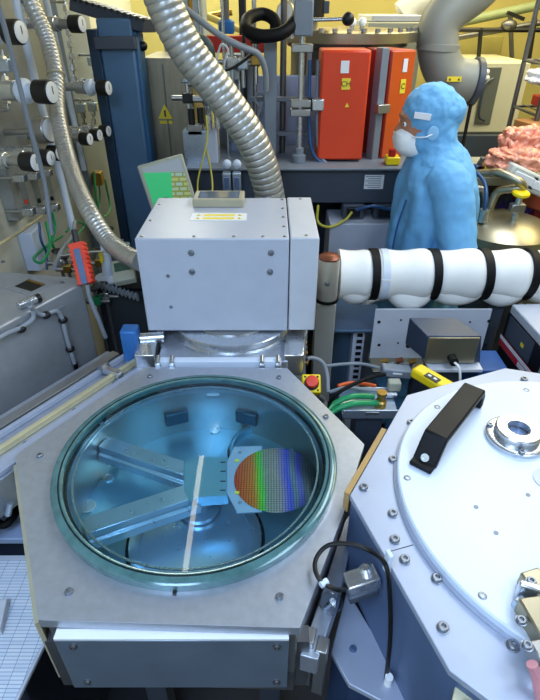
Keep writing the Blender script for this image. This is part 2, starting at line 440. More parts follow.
# seal and glass
MB().lathe([(.281, 1.1005), (.281, 1.106), (.287, 1.106), (.287, 1.1005)], (CX, CY, 0), seg=96, closed=True).build('seal_ring', RING, tc_)
lid = MB().lathe([(.0005, 1.107), (.2865, 1.107), (.2865, 1.119), (.0005, 1.119)], (CX, CY, 0), seg=96).build('glass_lid', GLASS, tc_, label='teal tinted round glass pane')
MB().lathe([(.287, 1.1005), (.287, 1.119), (.290, 1.121), (.305, 1.121), (.3115, 1.117), (.3115, 1.1005)], (CX, CY, 0), seg=96, closed=True).build('glass_rim', EDGEG, lid, label='green glass edge')
MB().lathe([(.2935, 1.1205), (.2935, 1.1218), (.2965, 1.1218), (.2965, 1.1205)], (CX, CY, 0), seg=96, closed=True).build('rim_line', RING, lid)
MB().lathe([(.268, 1.1005), (.268, 1.1045), (.272, 1.1045), (.272, 1.1005)], (CX, CY, 0), seg=96, closed=True).build('inner_lip', POL, tc_)
for q, a in (((111, 421), 30), ((213, 397), 0), ((305, 531), 52), ((324, 490), 85)):
    p = AZ(q[0], q[1], 1.09); MB().box((p.x, p.y, 1.096), (.034, .011, .008), Rz(math.radians(a))).build('lid_clip', WHITE if a == 52 else ALUB, tc_, .001)
p = AZ(175, 592, 1.1); MB().box((p.x, p.y, 1.103), (.006, .014, .006)).build('index_mark', BLACK, tc_)
bolts(tc_, [AZ(x, y, 1.1) for x, y in ((150, 377), (279, 378), (69, 592), (280, 597), (40, 456), (101, 424), (326, 417))], .0065, .006)
# beige edge plate on the left flank and front cover
L_, BL_ = Vector((hexp[-1][0], hexp[-1][1], 0)), Vector((hexp[-2][0], hexp[-2][1], 0))
dv = (BL_-L_).normalized(); nv = Vector((dv.y, -dv.x, 0));
if nv.x > 0: nv = -nv
b = MB(); c_ = (L_+BL_)/2; an = math.atan2(dv.y, dv.x)
b.box((c_.x+nv.x*.006, c_.y+nv.y*.006, .985), ((BL_-L_).length-.02, .008, .19), Rz(an)); b.build('side_plate', BEIGE, tc_, .001)
fy = hexp[-2][1]
fp = MB().box(((-.364+.032)/2-.0, fy-.012, .985), (.396, .012, .165)).build('front_cover', mat('blue_dark_steel', '#7d8b9c', .6, .35, .08, 14, .05), tc_, .001)
MB().box(((-.364+.032)/2, fy-.009, 1.0715), (.396, .018, .006)).build('lit_cover_lip', WLAB, tc_, .001)  # white colour stands in for the light this ledge catches
bolts(fp, [(x, fy-.018, z) for x in (-.335, .012) for z in (1.05, .925)], .006, .004, DSTEEL, 'screw', (0, -1, 0))
MB().box((-.165, fy+.02, .94), (.47, .03, .16)).build('front_frame', DSTEEL, tc_)

# ---- robot in the chamber
rb = thing('wafer_robot', 'steel wafer robot with two arms under the round glass lid', 'robot', (CX, CY, .94))
hc = AZ(200, 508, .95)
MB().lathe([(.05, .9505), (.05, .962), (.03, .966), (.03, 1.0), (.02, 1.0), (.02, 1.012)], (hc.x, hc.y, 0), seg=40).build('hub', ALUB, rb)
zt = 1.045
def arm(p0, p1, w, nm, t=.046, m=ALUB, bore=False):
    a, c = AZ(*p0, zt), AZ(*p1, zt); d = c-a; an = math.atan2(d.y, d.x); mid = (a+c)/2; L = d.length
    o = MB(); prof = [(-w/2, 0), (w/2, 0), (w/2, .022), (w/2-.008, .026), (w/2-.008, t), (-w/2+.008, t), (-w/2+.008, .026), (-w/2, .022)]
    M = Matrix.Translation((mid.x, mid.y, zt-t)) @ Matrix.Rotation(an, 4, 'Z') @ Matrix(((0,0,1,0), (1,0,0,0), (0,1,0,0), (0,0,0,1)))
    o.prism(prof, -L/2, L/2, M)
    return o.build(nm, m, rb, .0015)
arm((103, 441), (196, 472), .056, 'upper_arm'); arm((84, 526), (196, 489), .062, 'lower_arm', m=ALUB)
for q in ((106, 446), (92, 527)):
    p = AZ(*q, 1.01); MB().lathe([(.022, .962), (.022, 1.012), (.012, 1.014)], (p.x, p.y, 0), seg=28).build('elbow_pivot', STEEL, rb)
w0 = AZ(190, 480, zt)
MB().prism([tuple(AZ(x, y, zt).xy) for x, y in ((184, 462), (196, 457), (228, 458), (228, 496), (196, 498), (190, 503), (184, 490))], zt-.028, zt+.002).build('wrist', IWALL, rb, .001)
for y in (463, 472, 482, 491):
    p = AZ(223, y, zt); MB().box((p.x, p.y, zt+.0028), (.012, .002, .0015)).build('scale_mark', BLACK, rb)
pd = MB().prism([tuple(AZ(x, y, zt+.004).xy) for x, y in ((227, 462), (234, 447), (262, 446), (262, 512), (237, 513), (227, 493))], zt+.001, zt+.005).build('end_effector', PLATE, rb, .0005)
for q in ((240, 453), (240, 503)): p = AZ(*q, zt+.005); MB().cyl(p, p+Vector((0,0,.003)), .004, seg=12).build('stud', POL, rb)
for q in ((237, 461), (237, 493)): p = AZ(*q, zt+.005); MB().box(p+Vector((0,0,.0012)), (.010, .007, .002)).build('locator_tab', YLAB, rb)
wc = AZ(278, 478, zt+.007)
wl, wr = AZ(234, 480, zt+.007), AZ(319, 480, zt+.007)
wc = Vector(((wl.x+wr.x)/2, wc.y, zt+.0055)); wr_ = (wr.x-wl.x)/2
tag(MB().lathe([(wr_-.0005, 0), (wr_, .0003), (wr_, .0010), (wr_-.0005, .0013)], wc, seg=96).build('silicon_wafer', WAFER), 'rainbow coloured patterned silicon wafer on the robot end plate', 'wafer')

# ================================================================== GATE CHAMBER AND HOUSING BEHIND
gc = thing('gate_chamber', 'pale aluminium gate chamber with round polished flange beneath the grey housing', 'vacuum chamber', (-.12, 1.45, .8))
MB().prism([(-.33, 1.245), (.05, 1.245)]+[(.09, 1.32), (.12, 1.42), (.12, 1.7), (-.36, 1.7), (-.36, 1.42), (-.33, 1.32)], .85, 1.095).build('body', ALU, gc, .002)
MB().box((-.145, 1.232, 1.085), (.355, .022, .056)).build('front_bar', WHITE, gc, .002)
fl = Vector((-.118, 1.462, 0))
MB().lathe([(.197, 1.0955), (.197, 1.103), (.187, 1.105), (.187, 1.124), (.183, 1.127), (.16, 1.127)], fl, seg=96).build('flange', POL, gc)
MB().lathe([(.13, 1.125), (.13, 1.1315)], fl, seg=48).build('flange_neck', STEEL, gc)
for x in (158, 172, 262, 278):
    p = AY(x, 361, 1.225)
    c = MB().box((p.x, 1.222, 1.088), (.016, .02, .045)).build('toggle_clamp', POL, gc, .002)
    MB().cyl((p.x, 1.213, 1.114), (p.x, 1.235, 1.122), .006, seg=12).build('clamp_pin', STEEL, c)
for sx, x in ((-1, 148), (1, 293)):
    p = AY(x, 349, 1.30); MB().prism([(p.x-.03, 1.25), (p.x+.03, 1.25), (p.x+.03+.01*sx, 1.36), (p.x-.03+.01*sx, 1.36)], 1.04, 1.115).build('corner_block', POL, gc, .004)

hs = thing('equipment_housing', 'pale grey sheet metal housing box with a small framed window on top', 'equipment housing', (-.115, 1.53, 1.13))
z0, z1 = 1.132, 1.428
yf, yb = 1.356, 1.721
def tap(x0, x1): return [(x0, yf), (x1, yf), (x1, yb), (x0, yb)]
MB().prism(tap(-.372, .053), z0, z1).build('cover', BOXG, hs, .004)
MB().prism(tap(.056, .136), z0+.002, z1+.002).build('side_cover', BOXR, hs, .004)
bolts(hs, [AY(x, y, yf) for x, y in ((191, 253), (271, 253), (192, 272), (270, 272))], .0075, .005, POL, 'screw', (0, -1, 0))
bolts(hs, [AY(x, y, yf) for x, y in ((168, 276), (171, 307))], .0045, .003, POL, 'rivet', (0, -1, 0))
bolts(hs, [(x, 1.372, z1) for x in (-.355, -.21, -.10, -.02, .04)]+[(.04, y, z1) for y in (1.45, 1.53, 1.61, 1.70)]+[(-.355, y, z1) for y in (1.5, 1.65)]+[(.1, 1.375, z1+.002), (.1, 1.7, z1+.002)], .0045, .0025, STEEL, 'screw')
wcx = AZ(220, 205, z1)
wf = MB().box((wcx.x-.003, 1.667, z1+.013), (.160, .095, .026)).build('window_block', BEIGE, hs, .003)
MB().box((wcx.x-.003, 1.667, z1+.0268), (.13, .068, .0016)).build('window_glass', mat('smoky_window', '#5b6878', .1, .12, .1, 20), hs, .0005)
lb = AZ(219, 217, z1)
sl = MB().box((lb.x, lb.y-.002, z1+.0009), (.168, .064, .0012)).build('warning_label', WLAB, hs)
for dy in (.014, -.014): MB().box((lb.x, lb.y-.002+dy, z1+.0018), (.095, .016, .0008)).build('yellow_stripe', YLAB, sl)
for sx in (-1, 1):
    for dy in (.013, -.015):
        MB().prism([(lb.x+sx*.062-.009, lb.y+dy-.008), (lb.x+sx*.062+.009, lb.y+dy-.008), (lb.x+sx*.062, lb.y+dy+.007)], z1+.0015, z1+.0022).build('warning_triangle', YLAB, sl)
        MB().box((lb.x+sx*.062, lb.y+dy-.002, z1+.0024), (.003, .006, .0006)).build('warning_mark', BLACK, sl)

bv = thing('blue_actuator', 'flat blue valve actuator plate beside the gate chamber, left of the grey housing', 'valve actuator', AY(131, 370, 1.33))
pa = AY(130, 328, 1.32); pb = AY(133, 366, 1.32)
MB().box(((pa.x+pb.x)/2, 1.33, (pa.z+pb.z)/2-.02), (.05, .05, abs(pa.z-pb.z)+.03)).build('actuator_body', BLUEV, bv, .006)
MB().cyl((pa.x+.02, 1.34, pa.z-.05), (pa.x+.09, 1.35, pa.z-.05), .018).build('stem', POL, bv)

# ================================================================== LARGE SILVER DUCT
cd = thing('corrugated_duct', 'wide silver corrugated duct curving down behind the grey housing', 'duct', AY(285, 210, 1.95))
pts = [AY(152, -45, 1.86), AY(163, 0, 1.86), AY(187, 50, 1.86), AY(222, 96, 1.87), AY(254, 145, 1.89), AY(270, 198, 1.92), AY(274, 260, 1.95), AY(274, 330, 1.97)]
MB().tube(pts, .06, 28, step=.0046, rf=lambda i, t: .0555+(0, .0002, .0004, .0002, -.0022)[i % 5]).build('hose_wall', FOIL, cd)
lh = thing('flexible_metal_hose', 'silver corrugated hose running down the left wall to the grey housing', 'hose', AY(138, 262, 1.55))
pts = [AX(22, -40, -.86), AX(30, 0, -.84), AX(47, 38, -.80), AX(56, 75, -.77), AX(58, 115, -.76), AX(70, 165, -.70), AX(86, 205, -.60), AX(108, 240, -.52), AX(128, 256, -.44), AX(142, 262, -.385)]
MB().tube(pts, .03, 24, step=.0035, rf=lambda i, t: .0285+(0, .0012, 0, -.0004)[i % 4]).build('hose_wall', FOIL, lh)
for i in (1, 3):
    p = pts[i]; MB().lathe([(.031, -.003), (.033, 0), (.031, .003)], p, (pts[i+1]-pts[i-1]), 20).build('cable_tie', BEIGE, lh)

# ================================================================== LEFT WALL: PIPES, PANELS, REGULATORS
WX = -1.05
def panel(px0, px1, ytop, ybot, name, label, m, x=-1.0):
    a = AX(px0[0], px0[1], x); c = AX(px1[0], px1[1], x)
    zt_, zb_ = ytop, ybot
    t = MB().box(((WX+x)/2, (a.y+c.y)/2, (zt_+zb_)/2), (abs(WX-x), abs(c.y-a.y), zt_-zb_)).build(name, m, None, .003)
    return tag(t, label, 'panel')
a = AX(20, 221, -1.0)
g1 = panel((20, 221), (62, 130), 2.3, a.z, 'gas_distribution_board', 'brushed steel gas panel nearest the left edge with three glass flow meters', mat('near_panel_steel', '#a3a6a4', .35, .4, .06, 8))
c = AX(122, 262, -1.0)
g2 = panel((78, 120), (106, 120), 2.3, c.z, 'gas_distribution_board', 'taller grey gas panel between the silver hose and the blue cabinet', mat('panel_grey', '#93a0b0', .1, .4, .05, 8))
def pipe(name, label, pts, r, m, cat='pipe', smooth=True, group=None, seg=12):
    o = MB().tube(pts, r, seg, smooth).build(name, m); return tag(o, label, cat, group)
pipe('white_pipe', 'long white plastic pipe on the left wall, left of the silver hose', [AX(10, -30, -.88), AX(16, 0, -.88), AX(40, 100, -.88), AX(60, 175, -.88), AX(75, 236, -.86)], .015, WHITE)
pipe('white_pipe', 'short white plastic pipe on the left wall, right of the silver hose', [AX(40, -30, -.92), AX(46, 0, -.92), AX(60, 60, -.92), AX(76, 130, -.9), AX(84, 170, -.9)], .013, WHITE)
pipe('grey_conduit', 'thin grey conduit crossing in front of the near gas panel', [AX(-3, 0, -.72), AX(12, 55, -.72), AX(28, 120, -.72), AX(44, 180, -.72), AX(52, 235, -.72)], .007, MIDG, 'conduit')
pipe('yellow_wall_pipe', 'yellow pipe on the left wall behind the white pipe', [AX(14, 0, -1.02), AX(30, 80, -1.02), AX(38, 130, -1.02)], .02, mat('ochre_paint', '#b59a3c', 0, .5, .1, 8))
def regulator(name, label, px, py, X, s=1.0, collar=True, group='black knobbed regulators on the left wall'):
    t = bpy.data.objects.new(name, None); COL.objects.link(t); ORG[t.name] = Vector((0,0,0)); t.empty_display_size = .03
    tag(t, label, 'regulator', group)
    ax = (1, 0, 0)
    bl = -1.0-X if True else 0
    bl = min(-.16, bl)/s
    MB().lathe([(.020, bl), (.020, -.15), (.029, -.148), (.030, -.10), (.026, -.098), (.026, -.085)], (0,0,0), ax, 24).build('valve_body', POL, t)
    if collar: MB().lathe([(.036, -.085), (.038, -.08), (.036, -.062), (.024, -.055), (.022, -.03)], (0,0,0), ax, 24).build('collar', WHITE, t)
    else: MB().lathe([(.02, -.085), (.02, -.03)], (0,0,0), ax, 20).build('stem', STEEL, t)
    kn = MB().lathe([(.028, -.032), (.034, -.028), (.035, .014), (.034, .022), (.031, .024)], (0,0,0), ax, 28).build('knob', BLACK, t)
    MB().lathe([(.030, .0242), (.030, .0265), (.028, .0275)], (0,0,0), ax, 24).build('dial', DIALW, kn, label='white dial face')
    MB().box((.0282, 0, .006), (.001, .003, .022)).build('pointer', BLACK, kn)
    t.location = AX(px, py, X); t.scale = (s, s, s); t.rotation_euler = (0, 0, math.radians(-14))
    return t
regulator('gas_regulator', 'black knob regulator at the top left corner beside the thin conduit', 14, 32, -.78)
regulator('gas_regulator', 'largest black knob regulator with white collar in front of the silver hose', 45, 92, -.73, 1.05)
regulator('gas_regulator', 'black knob regulator highest on the grey panel near the blue cabinet', 77, 24, -.75, .9, False)
regulator('gas_regulator', 'black knob regulator with white collar beside the blue cabinet', 104, 88, -.68, .85)
regulator('gas_regulator', 'left black knob of the trio hanging right of the silver hose', 86, 139, -.74, .72, False)
regulator('gas_regulator', 'middle black knob of the trio hanging right of the silver hose', 96, 135, -.74, .72, False)
regulator('gas_regulator', 'right black knob of the trio hanging right of the silver hose', 105, 131, -.74, .72, False)
regulator('gas_regulator', 'left black knob of the trio above the glass flow meters', 30, 162, -.76, .85, False)
regulator('gas_regulator', 'middle black knob of the trio above the glass flow meters', 46, 158, -.78, .8, False)
regulator('gas_regulator', 'right black knob of the trio above the glass flow meters', 55, 153, -.80, .8, False)
ga_ = thing('pressure_gauge', 'round steel pressure gauge in the middle of the left wall', 'gauge', AX(50, 130, -.80))
q = ORG[ga_.name]
MB().lathe([(.012, -.20), (.012, -.05), (.042, -.05), (.045, -.045), (.045, -.004), (.042, 0)], q, (1, -.3, .1), 32).build('gauge_case', STEEL, ga_)
MB().lathe([(.039, .0005), (.039, .002), (.036, .003)], q, (1, -.3, .1), 32).build('gauge_face', DIALW, ga_)
# fittings: lines of small nuts, tube and elbows on the two panels
for k_, (x0, y0, x1, y1, lab) in enumerate(((65, 2, 75, 85, 'vertical beaded steel line below the topmost knob'), (2, 50, 8, 110, 'short steel line at the left edge below the corner knob'), (92, 55, 96, 80, 'short steel line above the white collared regulator near the cabinet'), (80, 100, 86, 130, 'steel line feeding the left knob of the hanging trio'), (92, 100, 94, 126, 'steel line feeding the right knobs of the hanging trio'))):
    t = thing('gas_line', lab, 'gas line', AX(x1, y1, -.93))
    A, Bq = AX(x0, y0, -.93), AX(x1, y1, -.93)
    MB().cyl(A, Bq, .006, seg=10).build('line_tube', POL, t)
    n = 7 if k_ == 0 else 3
    for i in range(n):
        c_ = A.lerp(Bq, (i+.5)/n); MB().cyl(c_-(Bq-A).normalized()*.012, c_+(Bq-A).normalized()*.012, .013, seg=6).build('nut', POL, t)
    MB().box(A.lerp(Bq, .25), (.05, .04, .04)).build('valve_block', ALUB, t, .004)
    for q_ in (A, Bq): MB().cyl(q_, Vector((-1.02, q_.y, q_.z)), .006, seg=8).build('bracket', STEEL, t)
for i, (x, y) in enumerate(((20, 178), (33, 176), (46, 173))):
    t = thing('flow_meter', ('left', 'middle', 'right')[i]+' glass flow meter of the three on the near gas panel', 'flow meter', AX(x+8, y+34, -.93), 'glass flow meters on the near gas panel')
    A, Bq = AX(x, y, -.93), AX(x+8, y+34, -.93); Bq = Vector((A.x, A.y, Bq.z)); hgt = A.z-Bq.z
    MB().box((A.x, A.y, A.z), (.045, .035, .025)).build('top_block', POL, t, .003)
    MB().box((Bq.x, Bq.y, Bq.z), (.045, .035, .03)).build('bottom_block', POL, t, .003)
    MB().cyl((A.x, A.y, Bq.z+.01), (A.x, A.y, A.z-.01), .012, seg=16).build('glass_tube', CLEAR, t)
    MB().cyl((A.x, A.y, Bq.z+.03), (A.x, A.y, Bq.z+.045), .007, seg=12).build('float', REDB if i == 0 else BLACK, t)
    for z_ in (A.z, Bq.z): MB().cyl((A.x-.02, A.y, z_), (-1.02, A.y, z_), .008, seg=8).build('bracket', STEEL, t)
def hose(label, pts, r, m, name='hose', cat='hose', group=None): return pipe(name, label, pts, r, m, cat, True, group, 10)
hose('dark green hose looping from the near gas panel to the wall foot', [AX(46, 222, -.93), AX(50, 245, -.9), AX(42, 262, -.9), AX(34, 258, -.95), AX(48, 245, -.95), AX(62, 236, -.95)], .006, GREEN)
hose('green hose hanging straight below the flow meters', [AX(52, 212, -.93), AX(55, 228, -.93), AX(52, 243, -.93), AX(60, 252, -.93), AX(72, 240, -.93)], .006, GREEN)
hose('blue hose below the near gas panel', [AX(39, 222, -.92), AX(41, 240, -.92), AX(46, 252, -.92), AX(47, 270, -.92)], .005, BLUEH)
hose('green hose looping below the hanging knob trio', [AX(94, 172, -.93), AX(97, 205, -.9), AX(103, 217, -.9), AX(110, 208, -.92), AX(105, 180, -.95)], .006, GREEN)
hose('green hose running behind the silver hose towards the knob trio', [AX(84, 222, -.95), AX(95, 216, -.95), AX(100, 200, -.96), AX(98, 176, -.97)], .005, GREEN)
hose('coiled green hose behind the white pipe foot', [AX(66, 232, -.95), AX(76, 222, -.93), AX(84, 226, -.92), AX(76, 236, -.92), AX(68, 240, -.92), AX(80, 232, -.94)], .005, GREEN)
tag(MB().box(AX(98, 178, -.97), (.05, .06, .07)).build('brass_manifold', BRASS, None, .004), 'brass manifold block below the hanging knob trio', 'manifold')
q = AX(38, 243, -1.0); tag(MB().box((-1.02, q.y, q.z-.02), (.06, .12, .17)).build('junction_box', WHITE, None, .004), 'white junction box on the left wall below the near gas panel', 'junction box')
pipe('thin_rod', 'thin pale rod slanting from the left edge to the near gas panel', [AX(-5, 247, -.80), AX(20, 232, -.85), AX(42, 216, -.9)], .005, RAILB, 'rod', False)
pipe('thin_rod', 'thin steel rod running level from the red meter to the grey housing', [AY(60, 256, 1.62), AY(88, 252, 1.6), AY(138, 250, 1.58)], .004, POL, 'rod', False)
# red hanging meter
A = AY(77, 243, 1.5); Bq = AY(87, 284, 1.44)
rm = thing('hanging_meter', 'handheld meter in a ribbed red rubber holster hanging by the grey enclosure', 'meter', Bq)
d = (A-Bq); L = d.length; q = Vector((0,0,1)).rotation_difference(d); Rm = q.to_matrix(); mid = (A+Bq)/2
b = MB(); b.box(mid, (.042, .03, L), Rm)
for i in range(9):
    for sx in (-1, 1): b.box(mid+Rm @ Vector((sx*.021, 0, -L/2+L*(i+.5)/9)), (.006, .032, L/15), Rm)
b.build('holster', REDB, rm, .002)
MB().box(mid+Rm @ Vector((0, -.016, -.01)), (.019, .006, L*.85), Rm).build('meter_face', NAVY, rm, .001)
MB().cyl(A, A+d.normalized()*.04, .009).build('hanging_loop', BLACK, rm)
MB().tube([Bq, Bq+Vector((.0, 0, -.05)), Bq+Vector((.012, 0, -.12)), Bq+Vector((.02, .01, -.2))], .007, 10).build('test_lead', GREYH, rm)
pipe('pale_hose', 'pale grey hose bending down from the white pipe foot', [AX(75, 222, -.84), AX(72, 236, -.78), AX(62, 250, -.74), AX(54, 268, -.7)], .008, GREYH, 'hose')

# ================================================================== LEFT ENCLOSURE
zt2, zb2 = 1.25, .90
cor = Vector((-.577, 1.446, 0)); dr = Vector((math.cos(math.radians(62)), math.sin(math.radians(62)), 0)); nr = Vector((-dr.y, dr.x, 0))
le = thing('steel_enclosure', 'brushed steel enclosure with a rectangular cutout, at the left edge', 'equipment housing', cor+nr*.2-dr*.3+Vector((0,0,zb2)))
P0 = cor; P1 = cor-dr*.75; P2 = P1+nr*.42; P3 = cor+nr*.42-dr*.10; P4 = cor+nr*.05+dr*.02
ENC = mat('enclosure_steel', '#a3a6aa', .45, .38, .06, 30, .05)
MB().prism([(p.x, p.y) for p in (P0, P1, P2, P3, P4)], zb2, zt2).build('shell', ENC, le, .006)
# cutout on the top: frame and dark well with brass lining
c_ = AZ(30, 286, zt2); an = math.radians(62)
MB().box((c_.x, c_.y, zt2+.0008), (.095, .125, .0012), Rz(an)).build('cutout_frame', ALU, le)
MB().box((c_.x, c_.y, zt2+.0018), (.050, .072, .0012), Rz(an)).build('cutout', BLACK, le)
o2 = c_+dr*.021; MB().box((o2.x, o2.y, zt2+.003), (.010, .07, .003), Rz(an)).build('cutout_lining', BRASS, le)
bolts(le, [AZ(62, 283, zt2), AZ(3, 262, zt2)], .006, .004)
MB().box(cor+nr*-.001-dr*.1+Vector((0,0,zt2-.04)), (.03, .002, .008), Rz(an)).build('name_slot', ALU, le)
pr = thing('proximity_sensor', 'black and steel cylindrical sensor lying on the steel enclosure edge', 'sensor', AZ(27, 302, zt2+.012))
q = AZ(18, 306, zt2+.012); q2 = AZ(36, 299, zt2+.012)
MB().cyl(q, q2, .012).build('sensor_barrel', POL, pr); MB().cyl(q2, q2+(q2-q).normalized()*.012, .013).build('sensor_tip', BLACK, pr)
fo = Vector((dr.y, -dr.x, 0))*.012    # just off the face
def onface(px, py, off=.01):
    # intersection with the enclosure's long face
    d_ = _ray(px, py); n_ = Vector((dr.y, -dr.x, 0)); base = cor+n_*off
    t_ = (base-Vector((0,0,CH))).dot(n_)/d_.dot(n_); return Vector((0,0,CH))+d_*t_
MBt = MB().tube([onface(-8, 342), onface(8, 333), onface(22, 327), onface(33, 318), onface(32, 307, .015), onface(28, 301, .02)], .0065, 10)
sc_ = tag(MBt.build('sensor_cable', GREYH), 'grey cable looping over the enclosure edge to the left', 'cable')
pc = thing('probe_cable', 'grey cable clipped down the face of the steel enclosure with a black probe', 'cable', onface(78, 372))
MB().tube([onface(30, 306, .02), onface(36, 312), onface(44, 315), onface(56, 311), onface(62, 318), onface(66, 335), onface(71, 352), onface(75, 365)], .0065, 10).build('cable_sheath', GREYH, pc)
MB().cyl(onface(75, 363), onface(78, 377), .0085, .004).build('probe_tip', BLACKS, pc)
for q in ((46, 315), (63, 320), (70, 349), (21, 329)):
    p = onface(*q, .008); MB().sphere(p, .014, (1, 1, .8), 12).build('cable_clip', BLACK, pc)
# rail deck between enclosure and chamber
Lm, TLm = Vector(hexp[-1]+(0,)), Vector(hexp[0]+(0,))
rd = (TLm-Lm).normalized(); rn = Vector((-rd.y, rd.x, 0))
rail = thing('rail_deck', 'flat aluminium deck with pale rails between enclosure and glass lidded chamber', 'deck', (Lm+TLm)/2+rn*.12+Vector((0,0,1.0)))
an = math.atan2(rd.y, rd.x); mid = (Lm+TLm)/2
def strip(off, w, z, h, m, nm, l=.62, sh=-.06): 
    c = mid+rn*off+rd*sh; return MB().box((c.x, c.y, z-h/2), (l, w, h), Rz(an)).build(nm, m, rail, .001)
strip(.11, .205, 1.055, .10, ALU, 'deck_plate')
strip(.035, .04, 1.068, .012, PLATE, 'guide_strip'); strip(.085, .014, 1.072, .016, RAILB, 'rail'); strip(.135, .012, 1.070, .014, PLATE, 'guide_strip'); strip(.17, .03, 1.066, .010, STEEL, 'guide_strip')
bolts(rail, [mid+rn*.06+rd*s_+Vector((0,0,1.056)) for s_ in (-.15, 0, .14)], .007, .006)
q = AZ(112, 372, 1.07)
cb = thing('clamp_bracket', 'small steel bracket with screws at the corner of rail deck and chamber', 'bracket', q)
MB().box(q, (.07, .02, .02), Rz(-.5)).build('bracket_bar', POL, cb, .002); MB().box(q+Vector((-.03, .02, .006)), (.025, .03, .025), Rz(-.5)).build('bracket_block', STEEL, cb, .002)

# ================================================================== LOWER LEFT
kb = thing('ruled_chart_board', 'pale board printed with a ruled grid in the bottom left corner', 'board', AZ(20, 620, .86))
brd = [tuple(AZ(x, y, .86).xy) for x, y in ((-30, 555), (32, 555), (47, 640), (8, 720), (-30, 720))]
MB().prism(brd, .85, .86).build('backing', BOXG, kb, .002)
MB().prism(scale_poly(brd, .93, tuple(AZ(5, 640, .86).xy)), .8603, .8612).build('printed_grid', SHEET, kb)
MB().box(AZ(-2, 618, .87), (.03, .07, .024), Rz(.2)).build('slider', BOXR, kb, .002)
q = AZ(12, 540, .855); tag(MB().box((q.x-.05, q.y+.035, .852), (.2, .075, .02), Rz(.0)).build('grey_tray', mat('tray_blue_grey','#8b9dbb'), None, .003), 'blue grey flat tray above the ruled board, left edge', 'tray')
cl = thing('valve_cluster', 'cluster of small steel fittings at the left corner of the glass lidded chamber', 'fittings', AZ(5, 470, .95))
for (x, y, s_) in ((6, 448, .022), (12, 458, .018), (2, 466, .02), (9, 473, .015), (14, 466, .012)):
    p = AZ(x, y, .98); MB().box(p, (s_*1.5, s_, s_*1.2), Rz(s_*40)).build('fitting', POL, cl, .003); 
for (x, y) in ((3, 455), (10, 465), (5, 508), (8, 515)):
    p = AZ(x, y, .96); MB().cyl(p, p+Vector((.01, .01, .03)), .007, seg=8).build('nut', ALUB, cl)
pipe('black_cable', 'black cable curling below the fittings cluster at the left edge', [AZ(-6, 480, .9), AZ(4, 488, .9), AZ(12, 500, .9), AZ(14, 515, .9), AZ(4, 525, .9), AZ(-6, 520, .9)], .01, RUB, 'cable')
fr = thing('machine_frame', 'dark steel support frame under the glass lidded chamber', 'frame', (CX, .9, 0))
for x, y in ((-.33, .74), (.0, .74), (-.33, 1.1), (.0, 1.1)): MB().box((x, y, .41), (.06, .06, .82)).build('leg', DARKG, fr, .003)
MB().box((CX, .83, .835), (.42, .64, .05)).build('top_frame', DARKG, fr, .003)
q = (-.70, .95); tag(MB().box((-.76, 1.05, .38), (.42, 1.0, .76)).build('floor_cabinet', mat('navy_cabinet', '#202a3c', 0, .5, .1, 6), None, .005), 'dark navy low cabinet under the ruled board, at the left', 'cabinet')
for i, sx in enumerate((-.92, -.62)):
    pass
MB().box((0,0,0), (.001,.001,.001)).bm.free()

# ================================================================== BLACK CABINET LEFT OF GATE CHAMBER
b0 = AY(118, 322, 1.62)
wk = thing('black_cabinet', 'black low cabinet standing left of the blue actuator', 'cabinet', (b0.x+.06, 1.75, 0))
MB().box((b0.x+.075, 1.78, .575), (.26, .32, 1.14)).build('cabinet_body', mat('charcoal_paint', '#2b2f33', 0, .5, .1, 8), wk, .004)
MB().box((b0.x+.075, 1.77, 1.151), (.28, .34, .012)).build('cabinet_top', BLACKS, wk, .002)
fn = thing('axial_fan', 'small grey square fan on top of the black cabinet', 'fan', AY(127, 300, 1.75))
q = AY(125, 300, 1.75); MB().box((q.x, 1.75, 1.157+.05), (.10, .03, .10)).build('fan_frame', ALUB, fn, .004)
MB().lathe([(.040, 0), (.040, .004), (.034, .004), (.034, .001)], (q.x, 1.735, 1.207), (0, -1, 0), 28).build('fan_ring', MIDG, fn)
cp = [AY(96+i*2.0, 284+i*.62+(3.2 if i % 2 else -3.2), 1.56+.02*(i % 2)) for i in range(22)]
tag(MB().tube(cp, .005, 8, n=3).build('coiled_cable', GREYH), 'grey coiled spiral cable beside the grey housing', 'cable')
hp = thing('handheld_terminal', 'small grey handheld terminal with a green display left of the housing', 'terminal', AY(124, 274, 1.62))
q = AY(124, 272, 1.62); Rr = Matrix.Rotation(.5, 3, 'X') @ Rz(.25)
MB().box(q, (.075, .09, .03), Rr).build('terminal_body', BGREY, hp, .005); MB().box(q+Rr @ Vector((0, .012, .0158)), (.055, .035, .002), Rr).build('display', mat('lcd_green', '#3c5a48', 0, .2, .1, 10), hp)
fd = thing('white_funnel', 'white funnel shaped nozzle with flared foot beside the red holster', 'nozzle', AY(110, 280, 1.66))
q = AY(109, 279, 1.66); q1 = AY(104, 240, 1.66)
MB().lathe([(.045, 0), (.046, .008), (.02, .02), (.013, (q1-q).length)], q, (q1-q), 28).build('funnel', WHITE, fd)
MB().cyl(AY(102, 262, 1.63), AY(100, 252, 1.63), .006).build('yellow_sleeve', YEL, fd)
